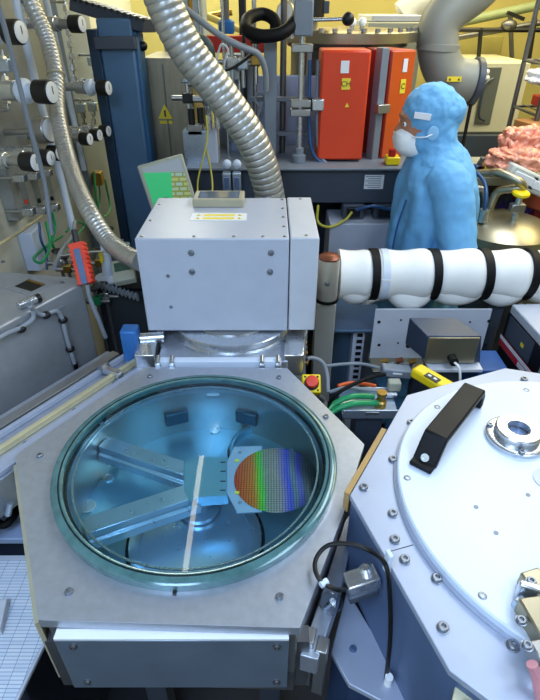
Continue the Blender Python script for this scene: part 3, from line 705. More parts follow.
# tangle of fittings between left wall and housing
for i, (x, y, Y, m_, lab) in enumerate(((68, 268, 1.75, BRASS, 'small brass valve left of the red holster'), (100, 262, 1.72, BRASS, 'small brass valve behind the white nozzle'), (106, 295, 1.62, POL, 'small steel valve under the white nozzle'), (97, 300, 1.6, GREEN, 'green bodied valve between red holster and housing'), (60, 262, 1.8, POL, 'small steel valve behind the enclosure back edge'), (112, 240, 1.9, DSTEEL, 'dark steel valve right of the silver hose'))):
    t = thing('small_valve', lab, 'valve', AY(x, y, Y)); q = AY(x, y, Y)
    MB().box(q, (.03, .03, .03)).build('valve_body', m_, t, .004)
    MB().cyl(q, q+Vector((.0, -.01, .045)), .007, seg=10).build('valve_stem', POL, t)
    MB().lathe([(.016, 0), (.018, .004), (.016, .008)], q+Vector((0, -.01, .045)), (0, 0, 1), 16).build('handle', BLACK, t)
    MB().cyl(q-Vector((.045, 0, .005)), q+Vector((.045, 0, -.005)), .009, seg=12).build('port_tube', STEEL, t)
    MB().cyl(q+Vector((0, .0, -.01)), Vector((q.x, q.y, q.z-.35)), .007, seg=8).build('riser', STEEL, t)

# ================================================================== BLUE CABINET / COLUMN, LEFT BACK
cyb = 2.55
a0, a1 = AY(97, 18, cyb), AY(128, 18, cyb)
bc = thing('blue_cabinet', 'tall dark blue cabinet beside the wall gas panels', 'cabinet', (a0.x+.1, cyb+.2, 0))
ztp = a0.z
MB().box(((a0.x+a1.x)/2-.0, cyb+.07, ztp/2), (a1.x-a0.x+.02, .14, ztp)).build('door_panel', BLUEG, bc, .01)
MB().box((a0.x-.03, cyb+.07, ztp/2-.02), (.045, .16, ztp-.04)).build('side_panel', mat('deep_blue_paint', '#16324c', .1, .45, .1, 6), bc, .004)
h1, h2 = AY(98, 36, cyb), AY(130, 49, cyb)
MB().box(((h1.x+h2.x)/2+.01, cyb-.012, (h1.z+h2.z)/2), (.17, .05, h1.z-h2.z)).build('handle_bar', DARKG, bc, .004)
a2 = AY(131, 30, cyb+.05)
MB().box((a2.x+.018, cyb+.07, a2.z/2), (.032, .12, a2.z)).build('narrow_column', BLUEC, bc, .01)
MB().sphere((a2.x+.04, cyb+.06, a2.z-.06), .02).build('hinge_knob', BLACK, bc)
cable_tray = thing('cable_tray', 'dark slotted cable tray at the top left above the blue cabinet', 'cable tray', AY(105, 8, 2.8))
A, Bq = AY(70, 4, 2.6), AY(150, 26, 2.6); A.y += .1
dd = Bq-A; MB().box((A+Bq)/2, (dd.length, .12, .05), Vector((1,0,0)).rotation_difference(dd).to_matrix()).build('tray', DARKG, cable_tray, .003)
for i in range(12):
    p = A.lerp(Bq, (i+.5)/12); MB().cyl(p+Vector((0, -.07, .02)), p+Vector((0, .02, .02)), .008, seg=8).build('cable_end', BLACK, cable_tray)
# stainless vessel with warning triangle
vy = 2.7
v0, v1 = AY(131, 58, vy), AY(186, 58, vy)
vs_ = thing('steel_cabinet', 'brushed stainless cabinet with a yellow warning triangle', 'cabinet', ((v0.x+v1.x)/2, vy+.2, 0))
MB().box(((v0.x+v1.x)/2+.03, vy+.2, v0.z/2), (v1.x-v0.x-.02, .4, v0.z)).build('cabinet_body', mat('warm_brushed_steel', '#9a9482', .6, .38, .15, 5, .05, (8, 8, 1)), vs_, .006)
for i, x in enumerate((150, 168)):
    p = AY(x, 120, vy); MB().box((p.x, vy-.004, v0.z/2+.1), (.006, .006, v0.z-.25)).build('seam', DSTEEL, vs_)
p = AY(165, 112, vy-.008)
w = MB().prism([(-.035, -.03), (.035, -.03), (0, .035)], 0, .003, Matrix.Translation(p) @ Matrix.Rotation(PI/2, 4, 'X')).build('warning_triangle', YLAB, vs_)
MB().box(p+Vector((0, -.004, -.006)), (.008, .002, .028)).build('warning_bolt', BLACK, w)
MB().box(p+Vector((0, .004, -.046)), (.06, .002, .014)).build('warning_text_strip', YLAB, w)
# monitor
mc = AY(169.5, 191, 2.02)
mo = thing('monitor', 'tilted flat monitor showing a green and yellow control screen', 'monitor', (mc.x, 2.05, mc.z-.25))
Rm = Matrix.Rotation(math.radians(-15), 3, 'Y') @ Matrix.Rotation(math.radians(-12), 3, 'X') @ Rz(math.radians(8))
MB().box(mc, (.178, .025, .235), Rm).build('bezel', BGREY, mo, .006)
MB().box(mc+Rm @ Vector((.002, -.013, .006)), (.150, .003, .195), Rm).build('screen', SCREEN, mo)
MB().box(mc+Rm @ Vector((0, .04, -.02)), (.12, .05, .14), Rm).build('rear_shell', MIDG, mo, .01)
MB().cyl(mc+Vector((0, .07, -.05)), Vector((mc.x, 2.12, .72)), .02).build('stand_post', DARKG, mo)
MB().box((mc.x, 2.12, .71), (.2, .2, .02)).build('stand_foot', DARKG, mo, .004)
tag(MB().box((mc.x, 2.17, .35), (.36, .3, .70)).build('monitor_plinth', BLACKS, None, .004), 'black plinth carrying the monitor behind the housing', 'plinth')

# ================================================================== CENTRE BACK: FRAME, TANK, RED BOXES
by = 2.35
bt, bb = AY(300, 168, by), AY(300, 203, by)
beam = thing('support_beam', 'long dark grey steel beam running across behind the housing', 'beam', (.35, by+.2, bb.z))
MB().box((.24, by+.22, (bt.z+bb.z)/2), (1.22, .44, bt.z-bb.z)).build('beam_body', DARKG, beam, .004)
MB().box((.24, by+.19, bt.z+.004), (1.22, .46, .010)).build('beam_top', MIDG, beam, .002)
for x in (-.32, .80): MB().box((x, by+.22, bb.z/2), (.08, .3, bb.z)).build('leg', DARKG, beam, .004)
lbp = AY(374, 182, by-.002)
lab_ = MB().box((lbp.x, by-.0015, lbp.z), (.086, .002, .062)).build('printed_label', WLAB, beam)
for i in range(6): MB().box((lbp.x-.004+.006*(i % 2), by-.003, lbp.z+.024-.0095*i), (.07-.012*(i % 2), .001, .003)).build('printed_line', MIDG, lab_)
lb2 = AY(402, 179, by-.002); text('SYSTEM', (lb2.x, by-.002, lb2.z), .022, WLAB, beam, (PI/2, 0, 0)) if False else MB().box((lb2.x, by-.0015, lb2.z), (.03, .002, .02)).build('small_label', GREYH, beam)
# tank
ty = 3.05
t0, t1 = AY(286, 60, ty), AY(405, 60, ty)
tk = thing('process_tank', 'large grey steel process tank with a wide flanged lid behind the red boxes', 'tank', ((t0.x+t1.x)/2, ty, bt.z+.01))
tcx = (t0.x+t1.x)/2; tr = (t1.x-t0.x)/2*.92
tzt = AY(340, 36, ty-tr).z
MB().lathe([(tr, bt.z+.01), (tr, tzt-.06), (tr+.02, tzt-.05), (tr+.02, tzt-.03)], (tcx, ty, 0), seg=64).build('tank_shell', DSTEEL, tk)
MB().lathe([(tr+.07, tzt-.03), (tr+.07, tzt+.01), (tr+.06, tzt+.015), (.05, tzt+.03)], (tcx, ty, 0), seg=64).build('tank_lid', WARMST, tk)
for i in range(16):
    a = PI+PI*(i+.5)/16; MB().cyl((tcx+(tr+.05)*math.cos(a), ty+(tr+.05)*math.sin(a), tzt+.01), (tcx+(tr+.05)*math.cos(a), ty+(tr+.05)*math.sin(a), tzt+.03), .012, seg=6).build('lid_bolt', STEEL, tk)
for x in (308, 322):
    p = AY(x, 100, ty-tr-.03); MB().box((p.x, ty-tr-.0, (bt.z+tzt)/2), (.02, .05, tzt-bt.z-.1)).build('tank_rib', MIDG, tk, .003)
MB().box((tcx, ty, bb.z/2+.2), (.9, .5, bb.z+.4-.3)).build('tank_support', DARKG, tk)
# rod with bracket and black ball handle
ry = 2.42
ld = thing('lift_rod', 'vertical steel lift rod with brackets and a black ball lever on top', 'lift rod', AY(300, 165, ry))
r0, r1 = AY(303, 20, ry), AY(300, 163, ry)
MB().cyl((r0.x, ry, bt.z+.01), (r0.x, ry, r0.z), .012).build('rod', POL, ld)
for y in (48, 103, 112): p = AY(302, y, ry); MB().box((r0.x, ry, p.z), (.085, .05, .028)).build('rod_bracket', STEEL, ld, .003)
p = AY(302, 18, ry); MB().box((r0.x, ry, p.z), (.075, .09, .12)).build('top_block', MIDG, ld, .006)
MB().lathe([(.03, 0), (.03, .03), (.02, .035), (.02, .06)], (r0.x, ry, bt.z+.01), seg=20).build('foot', MIDG, ld)
h0, h1 = AY(310, 20, ry-.02), AY(345, 19, ry-.05)
MB().cyl(h0, h1, .007).build('lever', POL, ld); MB().sphere(h1+Vector((.012, 0, 0)), .024).build('ball_knob', BLACK, ld)
# frame columns
fc = thing('upright_rack', 'grey steel upright frame with cross rails left of the tank', 'frame', AY(268, 165, 2.45))
for x0, x1, Y, tp in ((264, 277, 2.45, 42), (246, 252, 2.6, 52)):
    a, c = AY(x0, tp, Y), AY(x1, tp, Y); MB().box(((a.x+c.x)/2, Y+.05, (a.z+bt.z)/2), (c.x-a.x, .1, a.z-bt.z)).build('upright', MIDG, fc, .003)
for y in (101, 136):
    a = AY(250, y, 2.5); c = AY(310, y, 2.5); MB().box(((a.x+c.x)/2, 2.56, a.z), (c.x-a.x, .03, .018)).build('cross_rail', MIDG, fc, .002)
a, c = AY(215, 55, 2.75), AY(322, 165, 2.75)
tag(MB().box(((a.x+c.x)/2, 2.78, (AY(260, 76, 2.75).z+bt.z)/2), (c.x-a.x, .05, AY(260, 76, 2.75).z-bt.z)).build('back_plate', mat('lavender_paint', '#8f9cb8', .1, .45, .05, 6), None, .004), 'pale blue grey back plate behind the steel upright frame', 'panel')
cab = thing('control_cabinet', 'pale blue grey control cabinet with narrow doors behind the wide duct', 'cabinet', AY(232, 150, 2.7))
a, c = AY(222, 55, 2.62), AY(246, 55, 2.62)
MB().box(((a.x+c.x)/2, 2.7, (a.z+bt.z)/2), (c.x-a.x, .12, a.z-bt.z)).build('cabinet_body', mat('lav2', '#8492b0', .1, .45, .05, 6), cab, .004)
for x in (228, 240):
    p = AY(x, 100, 2.62); MB().cyl((p.x, 2.625, bt.z+.05), (p.x, 2.625, a.z-.05), .009, seg=10).build('guide_rod', POL, cab)
for y in (75, 98): p = AY(232, y, 2.6); MB().box((p.x, 2.61, p.z), (.07, .05, .035)).build('rod_bracket', ALUB, cab, .003)
# red boxes
def redbox(x0, x1, y0, y1, Y, dp, label, rz=0, m=RED):
    a, c = AY(x0, y0, Y), AY(x1, y0, Y); e = AY(x0, y1, Y)
    cx, cz, w, h = (a.x+c.x)/2, (a.z+e.z)/2, c.x-a.x, a.z-e.z
    t = thing('red_electrical_box', label, 'electrical box', (cx, Y+dp/2, e.z), 'red electrical boxes in front of the tank')
    o = MB().box((cx, Y+dp/2, cz), (w, dp, h)).build('box_body', m, t, .008)
    return t, cx, cz, w, h, Y
t, cx, cz, w, h, Y = redbox(322, 372, 50, 160, 2.42, .16, 'wide orange red electrical box, left of the two in front of the tank')
MB().box((cx, Y-.002, cz), (w-.014, .006, h-.014)).build('box_door', RED, t, .002)
p = AY(345, 67, Y-.006); MB().box(p, (.034, .002, .045)).build('white_label', WLAB, t)
p = AY(346, 84, Y-.006); yl = MB().box(p, (.036, .002, .042)).build('yellow_label', YLAB, t); text('CH', p+Vector((0, -.002, 0)), .028, BLACK, yl, (PI/2, 0, 0))
p = AY(347, 105, Y-.006); MB().prism([(-.009, -.008), (.009, -.008), (0, .009)], 0, .002, Matrix.Translation(p) @ Matrix.Rotation(PI/2, 4, 'X')).build('warning_triangle', YLAB, t)
p = AY(318, 105, 2.4); MB().box((p.x, 2.42, p.z), (.05, .05, .045)).build('latch', POL, t, .004); MB().box((p.x-.03, 2.42, p.z), (.02, .03, .05)).build('latch_pad', BLACK, t, .003)
t2, cx, cz, w, h, Y = redbox(380, 410, 50, 158, 2.50, .20, 'narrow orange red electrical box, right of the two in front of the tank', m=REDD)
t2.rotation_euler[2] = math.radians(24)
MB().box((cx, Y-.003, cz), (w-.01, .006, h-.01)).build('box_door', ORNG, t2, .002)
MB().box((cx+.01, Y-.0075, cz+.16), (.022, .002, .05)).build('white_label', WLAB, t2)
y2 = MB().box((cx+.01, Y-.0075, cz+.08), (.026, .002, .055)).build('yellow_label', YLAB, t2)
text('C', (cx+.01, Y-.0095, cz+.08), .03, BLACK, y2, (PI/2, 0, 0))
MB().box((cx-w/2-.03, Y+.02, cz), (.035, .05, h+.02)).build('mounting_post', MIDG, t2, .003)
MB().box((cx-w/2-.03, Y-.02, cz), (.06, .03, .035)).build('latch', STEEL, t2, .003)
# cables at the foot of the red boxes
for i, (xs, m_, lab) in enumerate((((312, 40), BLUEH, 'blue grey tube looping beside the wide red box'), ((316, 60), GREYH, 'grey tube looping beside the wide red box'))):
    x0 = xs[0]; pipe('coolant_tube', lab, [AY(x0-2+i*4, 60, 2.46), AY(x0-3+i*4, 120, 2.44), AY(x0+i*3, 150, 2.43), AY(x0+10, 163, 2.42), AY(x0+20, 165, 2.42)], .008, BLUEH if i == 0 else MIDG, 'tube')
for i in range(7):
    x = 326+i*7+(20 if i > 4 else 0)
    hose(('first', 'second', 'third', 'fourth', 'fifth', 'sixth', 'seventh')[i]+' short cable from the left below the red boxes', [AY(x, 158, 2.5), AY(x+random.uniform(-2, 2), 163, 2.49), AY(x+random.uniform(-3, 3), 170, 2.5)], .007, (YCAB, GREYH, GREEN, BLACK)[i % 4], 'short_cable', 'cable', 'short cables below the red boxes')
p = AY(394, 165, 2.33); t = thing('yellow_switch', 'yellow rotary switch with a red knob on the dark beam', 'switch', (p.x, 2.38, bt.z))
MB().box((p.x, 2.38, bt.z+.028), (.06, .06, .035)).build('switch_body', YEL, t, .006); MB().cyl((p.x-.005, 2.37, bt.z+.045), (p.x-.005, 2.37, bt.z+.075), .016).build('switch_knob', REDD, t)
# boxes below the beam
a, c, e = AY(334, 222, 2.3), AY(392, 222, 2.3), AY(334, 249, 2.3)
jb = thing('floor_box', 'pale grey box on the floor below the dark beam', 'equipment box', ((a.x+c.x)/2, 2.4, 0))
MB().box(((a.x+c.x)/2+.02, 2.38, a.z/2), (c.x-a.x+.08, .2, a.z)).build('box_body', BOXG, jb, .006)
for i, x in enumerate((353, 384)):
    p = AY(x, 214, 2.34); t = thing('cable_gland_box', ('left', 'right')[i]+' small dark connector box on the pale floor box', 'connector box', (p.x, 2.36, a.z))
    MB().box((p.x, 2.37, a.z+.035), (.10, .08, .07)).build('connector_shell', DARKG, t, .006); MB().box((p.x, 2.33, a.z+.035), (.06, .02, .045)).build('connector_insert', BLACK, t, .004)
hose('yellow green earth cable sagging below the dark beam', [AY(318, 205, 2.3), AY(318, 222, 2.28), AY(330, 227, 2.26), AY(345, 220, 2.28), AY(352, 212, 2.3)], .006, YCAB, 'earth_cable', 'cable')
hose('grey blue cable running between the connector boxes', [AY(356, 210, 2.3), AY(372, 206, 2.28), AY(388, 209, 2.3), AY(396, 206, 2.3)], .007, BLUEH, 'cable', 'cable')
hose('yellow earth cable looping behind the window of the housing', [AY(206, 115, 2.3), AY(207, 140, 2.28), AY(198, 180, 2.2), AY(200, 197, 2.1), AY(212, 192, 2.1), AY(210, 165, 2.2), AY(206, 150, 2.3)], .0035, YCAB, 'earth_cable', 'cable')
# pneumatic valve unit left of the duct
pn = thing('pneumatic_unit', 'pale grey pneumatic valve unit between steel cabinet and wide duct', 'valve unit', AY(203, 160, 2.45))
a = AY(192, 135, 2.45)
for x, y, w_, h_, m_ in ((197, 146, .11, .15, ALUB), (213, 147, .05, .17, BOXG), (196, 128, .07, .05, STEEL)):
    p = AY(x, y, 2.45); MB().box(p, (w_, .09, h_), None).build('valve_block', m_, pn, .006)
for x, y in ((192, 124), (201, 123), (209, 130), (218, 128)):
    p = AY(x, y, 2.40); MB().cyl(p, p+Vector((0, 0, .06)), .014, seg=12).build('solenoid', BLACK if x < 205 else POL, pn)
zz = AY(200, 150, 2.45).z; MB().box((AY(200, 170, 2.45).x, 2.5, (bt.z+.011+zz)/2), (.07, .06, zz-bt.z-.012)).build('stand', DARKG, pn)
tv = thing('twin_gauge_valve', 'twin white capped valve with blue bodies behind the wide duct foot', 'valve', AY(233, 200, 2.3))
for x in (227, 237):
    p = AY(x, 164, 2.28); c_ = MB().sphere(p, .019, (1, .7, 1)).build('white_cap', WHITE, tv)
    p = AY(x, 182, 2.28); MB().box(p, (.035, .04, .085)).build('valve_body', ALUB, tv, .004); MB().box(p+Vector((0, -.022, 0)), (.02, .006, .05)).build('valve_slot', NAVY, tv)
p = AY(232, 196, 2.28); MB().box((p.x, 2.325, p.z-.02), (.12, .05, .03)).build('base_bar', DARKG, tv)
# vertical services between frame and cabinet
for i, (x, yb_, Y, r_, m_, lab) in enumerate(((190, 110, 2.9, .012, BRASS, 'thin brass pipe right of the steel cabinet'), (199, 130, 2.85, .010, POL, 'thin steel pipe right of the brass pipe'), (254, 150, 2.66, .010, POL, 'steel pipe left of the wide upright'), (284, 160, 2.60, .014, DSTEEL, 'dark steel pipe right of the wide upright'), (243, 165, 2.58, .008, BLACK, 'black cable pipe behind the control cabinet edge'), (222, 150, 2.58, .007, POL, 'thin steel pipe along the control cabinet'))):
    p = AY(x, 5, Y); pipe('service_pipe', lab, [(p.x, Y, 2.25), (p.x, Y, bb.z)], r_, m_, smooth=False)
for i, (x, y, Y, m_, lab) in enumerate(((196, 68, 2.55, POL, 'small steel valve left of the wide duct, upper'), (204, 84, 2.5, BRASS, 'small brass valve touching the wide duct'), (232, 62, 2.5, POL, 'steel cross valve above the control cabinet'), (243, 64, 2.5, ALUB, 'pale cross valve above the control cabinet'), (208, 100, 2.5, DSTEEL, 'dark valve half hidden by the wide duct'), (256, 60, 2.5, BRASS, 'brass valve beside the frame upright'), (188, 98, 2.5, BLACK, 'black solenoid valve by the steel cabinet'), (192, 48, 2.6, DSTEEL, 'dark valve left of the wide duct, upper'))):
    t = thing('line_valve', lab, 'valve', AY(x, y, Y)); q = AY(x, y, Y)
    MB().box(q, (.045, .04, .04)).build('valve_body', m_, t, .005)
    MB().cyl(q-Vector((.07, 0, 0)), q+Vector((.07, 0, 0)), .011, seg=12).build('port_tube', STEEL, t)
    MB().cyl(q-Vector((0, 0, .09)), q+Vector((0, 0, .06)), .009, seg=10).build('valve_stem', POL, t)
    MB().lathe([(.022, 0), (.025, .006), (.022, .014)], q+Vector((0, 0, .06)), seg=16).build('handle', BLACK if i % 2 else ALUB, t)
pipe('grey_hose', 'pale grey hose sweeping from the top left over the valves to the frame', [AY(168, -4, 2.3), AY(192, 14, 2.3), AY(218, 34, 2.3), AY(240, 46, 2.3), AY(258, 54, 2.32), AY(265, 70, 2.35), AY(266, 90, 2.38)], .012, GREYH, 'hose')
pipe('green_grey_hose', 'dark green hose arching left of the valves', [AY(186, 43, 2.45), AY(195, 38, 2.45), AY(206, 42, 2.45), AY(211, 54, 2.45), AY(210, 72, 2.45)], .018, mat('grey_green_rubber', '#4e5f60', 0, .5, .1, 10), 'hose')
pipe('black_hose', 'thick black rubber hose looped on top of the steel frame', [AY(300, 8, 2.5), AY(296, 20, 2.42), AY(282, 33, 2.36), AY(262, 36, 2.36), AY(247, 30, 2.4), AY(248, 19, 2.48), AY(262, 14, 2.54), AY(274, 20, 2.52), AY(276, 32, 2.5)], .024, RUB, 'hose', seg=16)
pipe('black_cable', 'thin black cable hanging in front of the control cabinet', [AY(212, 60, 2.4), AY(222, 70, 2.38), AY(236, 66, 2.38), AY(252, 54, 2.4), AY(256, 50, 2.45)], .006, BLACK, 'cable')
pipe('white_tube', 'thin white tube looped above the control cabinet', [AY(216, 62, 2.36), AY(221, 45, 2.36), AY(228, 50, 2.36), AY(224, 66, 2.36), AY(226, 92, 2.4)], .004, WHITE, 'tube')
pipe('grey_cable_loop', 'grey cable loop hanging inside the steel frame', [AY(256, 130, 2.5), AY(262, 112, 2.48), AY(255, 100, 2.48), AY(259, 93, 2.48), AY(265, 100, 2.48), AY(258, 118, 2.48), AY(264, 135, 2.5)], .006, MIDG, 'cable')
t = thing('lid_gauge', 'pale round gauge and valve on the tank lid beside the black hose', 'gauge', AY(287, 18, 2.85)); q = AY(285, 12, 2.7)
MB().lathe([(.04, -.03), (.042, 0), (.04, .004)], q, (-.5, -1, .1), 28).build('gauge_case', YEL if 0 else RAILB, t); MB().cyl(q+Vector((.03, .02, .06)), q+Vector((.03, .02, -.1)), .015).build('stem', POL, t)
MB().lathe([(.034, .0045), (.034, .006)], q, (-.5, -1, .1), 24).build('gauge_face', DIALW, t)
t = thing('lid_motor', 'black motor housing on the tank lid', 'motor', AY(310, 4, 2.95)); q = AY(312, 2, 2.9)
MB().lathe([(.06, -.07), (.06, .06), (.04, .08)], q, (0, 0, 1), 28).build('motor_body', BLACK, t); MB().box(q+Vector((.05, 0, -.02)), (.06, .05, .05)).build('terminal_cover', DARKG, t, .004); MB().cyl(q-Vector((0, 0, .07)), q-Vector((0,0,.14)), .03).build('motor_shaft', STEEL, t)
for i, x in enumerate((352, 362)):
    q = AY(x, 26, 2.85); t = thing('lid_stud', ('left', 'right')[i]+' glass knobbed stud on the tank lid near the ball lever', 'stud', q)
    MB().cyl(q-Vector((0, 0, .06)), q+Vector((0, 0, .01)), .012).build('stud_post', POL, t); MB().sphere(q+Vector((0, 0, .015)), .02).build('stud_cap', DIALW, t)
# red beam behind
tag(MB().box(AY(226, 44, 3.3), (.5, .08, .08)).build('red_crossbar', REDD, None, .006), 'red crossbar behind the valves in the centre back', 'beam')
p = AY(243, 30, 3.4); tag(MB().box((p.x, 3.4, 1.1), (.04, .04, 2.2)).build('black_post', BLACK, None, .003), 'thin black post rising behind the black hose loop', 'post')
p = AY(172, 10, 3.2); tag(MB().box((p.x+.05, 3.3, 1.0), (.22, .2, 2.2)).build('pale_column', mat('pale_blue_column', '#a9bccb', 0, .5, .05, 5), None, .01), 'pale blue square column behind the wide duct top', 'column')
p = AY(226, 12, 3.0); t = thing('blue_regulator', 'blue capped regulator hanging at the centre back', 'regulator', p)
MB().cyl(p+Vector((0, 0, -.08)), p+Vector((0, 0, .12)), .016).build('stem', DSTEEL, t); MB().lathe([(.035, -.09), (.04, -.08), (.04, -.04), (.03, -.03)], p, seg=20).build('cap', BLUEV, t); MB().cyl(p+Vector((0,0,.1)), p+Vector((0,0,.5)), .012).build('hanger_pipe', DSTEEL, t)
for i, (x0, y0, x1, y1, Y, m_, lab) in enumerate(((178, 4, 240, 30, 3.6, WALLY, 'yellow slanting pipe high at the centre back'), (186, 20, 232, 12, 3.7, BRASS, 'brass cross pipe high at the centre back'), (190, 28, 240, 44, 3.5, RAILB, 'pale slanting rail above the red crossbar'))):
    pipe('high_pipe', lab, [AY(x0, y0, Y), AY(x1, y1, Y)], .018, m_, smooth=False)

# ================================================================== BEIGE CABINET AND DUCTS
cyy = 3.55
a, c = AY(370, 22, cyy), AY(427, 22, cyy)
bg = thing('beige_cabinet', 'beige grey cabinet with stepped top behind the red boxes', 'cabinet', ((a.x+c.x)/2, cyy+.3, 0))
MB().box(((a.x+c.x)/2, cyy+.3, AY(400, 38, cyy).z/2), (c.x-a.x-.02, .6, AY(400, 38, cyy).z)).build('cabinet_body', BGREY, bg, .006)
for i, (y0, y1, ex) in enumerate(((38, 30, .0), (30, 22, .02), (22, 15, -.02))):
    z1_, z0_ = AY(400, y1, cyy).z, AY(400, y0, cyy).z
    MB().box(((a.x+c.x)/2, cyy+.3, (z0_+z1_)/2), (c.x-a.x+ex, .6+ex, z1_-z0_-.002)).build('top_step', BOXR if i == 2 else BGREY, bg, .006)
dy = 2.95
du = thing('exhaust_duct', 'thick grey exhaust duct with an elbow and yellow label behind the blue hooded person', 'duct', AY(470, 80, dy))
pts = [AY(520, -28, dy), AY(490, -4, dy), AY(462, 2, dy), AY(444, 20, dy), AY(437, 44, dy), AY(438, 62, dy), AY(452, 80, dy), AY(474, 82, dy)]
P = [AY(500, -40, dy), AY(478, -12, dy), AY(450, 10, dy), AY(438, 30, dy), AY(440, 60, dy), AY(451, 77, dy), AY(474, 82, dy)]
MB().tube(P, .098, 32, step=.02).build('duct_wall', DUCTG, du)
for i, (ax_, r_, q) in enumerate((((0.05, 0, 1), .104, AY(438, 47, dy)), ((1, 0, -.1), .112, AY(474, 82, dy)))):
    MB().lathe([(r_-.01, -.018), (r_, -.014), (r_, .014), (r_-.01, .018)], q, ax_, 32).build('duct_collar', DARKG if i else DUCTG, du)
p = AY(454, 79, dy-.10); yb = MB().box(p+Vector((0, -.004, 0)), (.07, .004, .022)).build('yellow_label', YLAB, du); 
for sx in (-1, 1): MB().prism([(-.006, -.006), (.006, -.006), (0, .006)], 0, .001, Matrix.Translation(p+Vector((sx*.022, -.006, 0))) @ Matrix.Rotation(PI/2, 4, 'X')).build('label_mark', BLACK, yb)
d2 = thing('white_duct', 'pale white duct passing behind the grey exhaust duct at the top', 'duct', AY(420, 10, 3.9))
MB().tube([AY(402, 16, 3.9), AY(412, 8, 3.9), AY(428, 0, 3.9), AY(450, -14, 3.9)], .085, 28, step=.02).build('duct_wall', DUCTW, d2)
# overhead pipes on the back wall, right
for i, (x0, y0, x1, y1, Y, r_, m_, lab) in enumerate((
    (455, 38, 545, 22, 4.1, .018, DSTEEL, 'dark pipe sloping along the back wall, upper'), (452, 24, 545, 4, 4.3, .03, mat('green_grey_pipe', '#8d9a70', 0, .5, .1, 8), 'green grey pipe sloping along the back wall top'), (455, 30, 545, 30, 4.0, .014, BLACK, 'black pipe level along the back wall'), (450, 62, 545, 62, 4.35, .016, YCAB, 'yellow green pipe level behind the cream machine'), (481, 28, 474, 110, 4.0, .014, BLACK, 'black vertical pipe behind the duct collar'), (535, 18, 528, 64, 4.0, .016, BLACK, 'black vertical pipe above the wire rack'), (510, 8, 512, 62, 4.3, .016, DSTEEL, 'dark vertical pipe at the back wall between black ones'))):
    pipe('wall_pipe', lab, [AY(x0, y0, Y), AY(x1, y1, Y)], r_, m_, smooth=False)
t = thing('pipe_valve', 'black handled valve on the back wall pipes', 'valve', AY(509, 24, 4.0)); q = AY(509, 25, 4.0)
MB().sphere(q, .04, (1.3, 1, .8), 14).build('valve_body', DSTEEL, t); MB().box(q+Vector((.03, 0, .05)), (.12, .03, .02), Matrix.Rotation(.3, 3, 'Y')).build('handle', BLACK, t)
a, c = AY(455, 42, 4.45), AY(506, 42, 4.45)
tag(MB().box(((a.x+c.x)/2, 4.6, (AY(480, 36, 4.45).z+AY(480, 60, 4.45).z)/2), (c.x-a.x, .2, AY(480, 36, 4.45).z-AY(480, 60, 4.45).z)).build('wall_duct', mat('ochre_panel', '#a49a55', 0, .55, .08, 4), None, .01), 'ochre boxed duct along the back wall behind the exhaust duct', 'duct')
# cream machine
my = 3.6
a, c, e = AY(452, 62, my), AY(531, 66, my), AY(480, 133, my)
cm_ = thing('cream_machine', 'cream coloured machine cabinet with a dark control strip at the back right', 'machine', ((a.x+c.x)/2, my+.3, 0))
MB().box(((a.x+c.x)/2, my+.3, (a.z+e.z)/2), (c.x-a.x, .6, a.z-e.z)).build('cabinet_body', CREAM, cm_, .01)
p0_, p1_ = AY(478, 68, my), AY(495, 130, my)
st = MB().box(((p0_.x+p1_.x)/2, my-.004, (p0_.z+p1_.z)/2+.02), (.10, .012, p0_.z-p1_.z-.03)).build('control_strip', mat('strip_grey', '#6f7468', .2, .4, .1, 8), cm_, .003)
for y in (72, 78): p = AY(487, y, my-.012); MB().sphere(p, .016, (1,1,1), 12).build('lamp_button', DIALW, st)
p = AY(484, 100, my-.03); MB().tube([p+Vector((.03, 0, .12)), p+Vector((-.02, -.02, .08)), p+Vector((-.02, -.02, -.08)), p+Vector((.03, 0, -.12))], .008, 8).build('door_handle', DARKG, st)
MB().box(((a.x+c.x)/2-.02, my+.28, e.z/2-.003), (c.x-a.x+.12, .66, e.z)).build('dark_base', mat('blue_black_base', '#3d4750', 0, .5, .08, 5), cm_, .006)
pipe('black_rod', 'thin black rod standing between the person and the cream machine', [AY(474, 88, 2.9), AY(458, 150, 2.9) if 0 else Vector((AY(474, 88, 2.9).x, 2.9, .9))], .009, BLACK, 'rod', False)

# ================================================================== WIRE RACK, RIGHT
ry_ = 2.75
rx = AY(523, 66, 3.05).x
rk = thing('wire_rack', 'chrome wire shelving rack at the right edge', 'rack', (rx+.35, ry_+.25, 0))
for x, y in ((rx, ry_), (rx+.75, ry_), (rx, ry_+.30), (rx+.75, ry_+.30)): MB().cyl((x, y, 0), (x, y, 2.0), .012, seg=12).build('post', DSTEEL, rk)
zs = [AY(530, 116, ry_).z, AY(520, 66, ry_).z, AY(520, 160, ry_).z, AY(520, 200, ry_).z]
for z in zs:
    b = MB(); 
    for y in (ry_, ry_+.30): b.cyl((rx, y, z), (rx+.75, y, z), .007, seg=8)
    for x in (rx, rx+.75): b.cyl((x, ry_, z), (x, ry_+.30, z), .007, seg=8)
    for i in range(1, 15): b.cyl((rx+.05*i, ry_, z+.006), (rx+.05*i, ry_+.30, z+.006), .003, seg=6)
    b.build('wire_shelf', DSTEEL, rk)
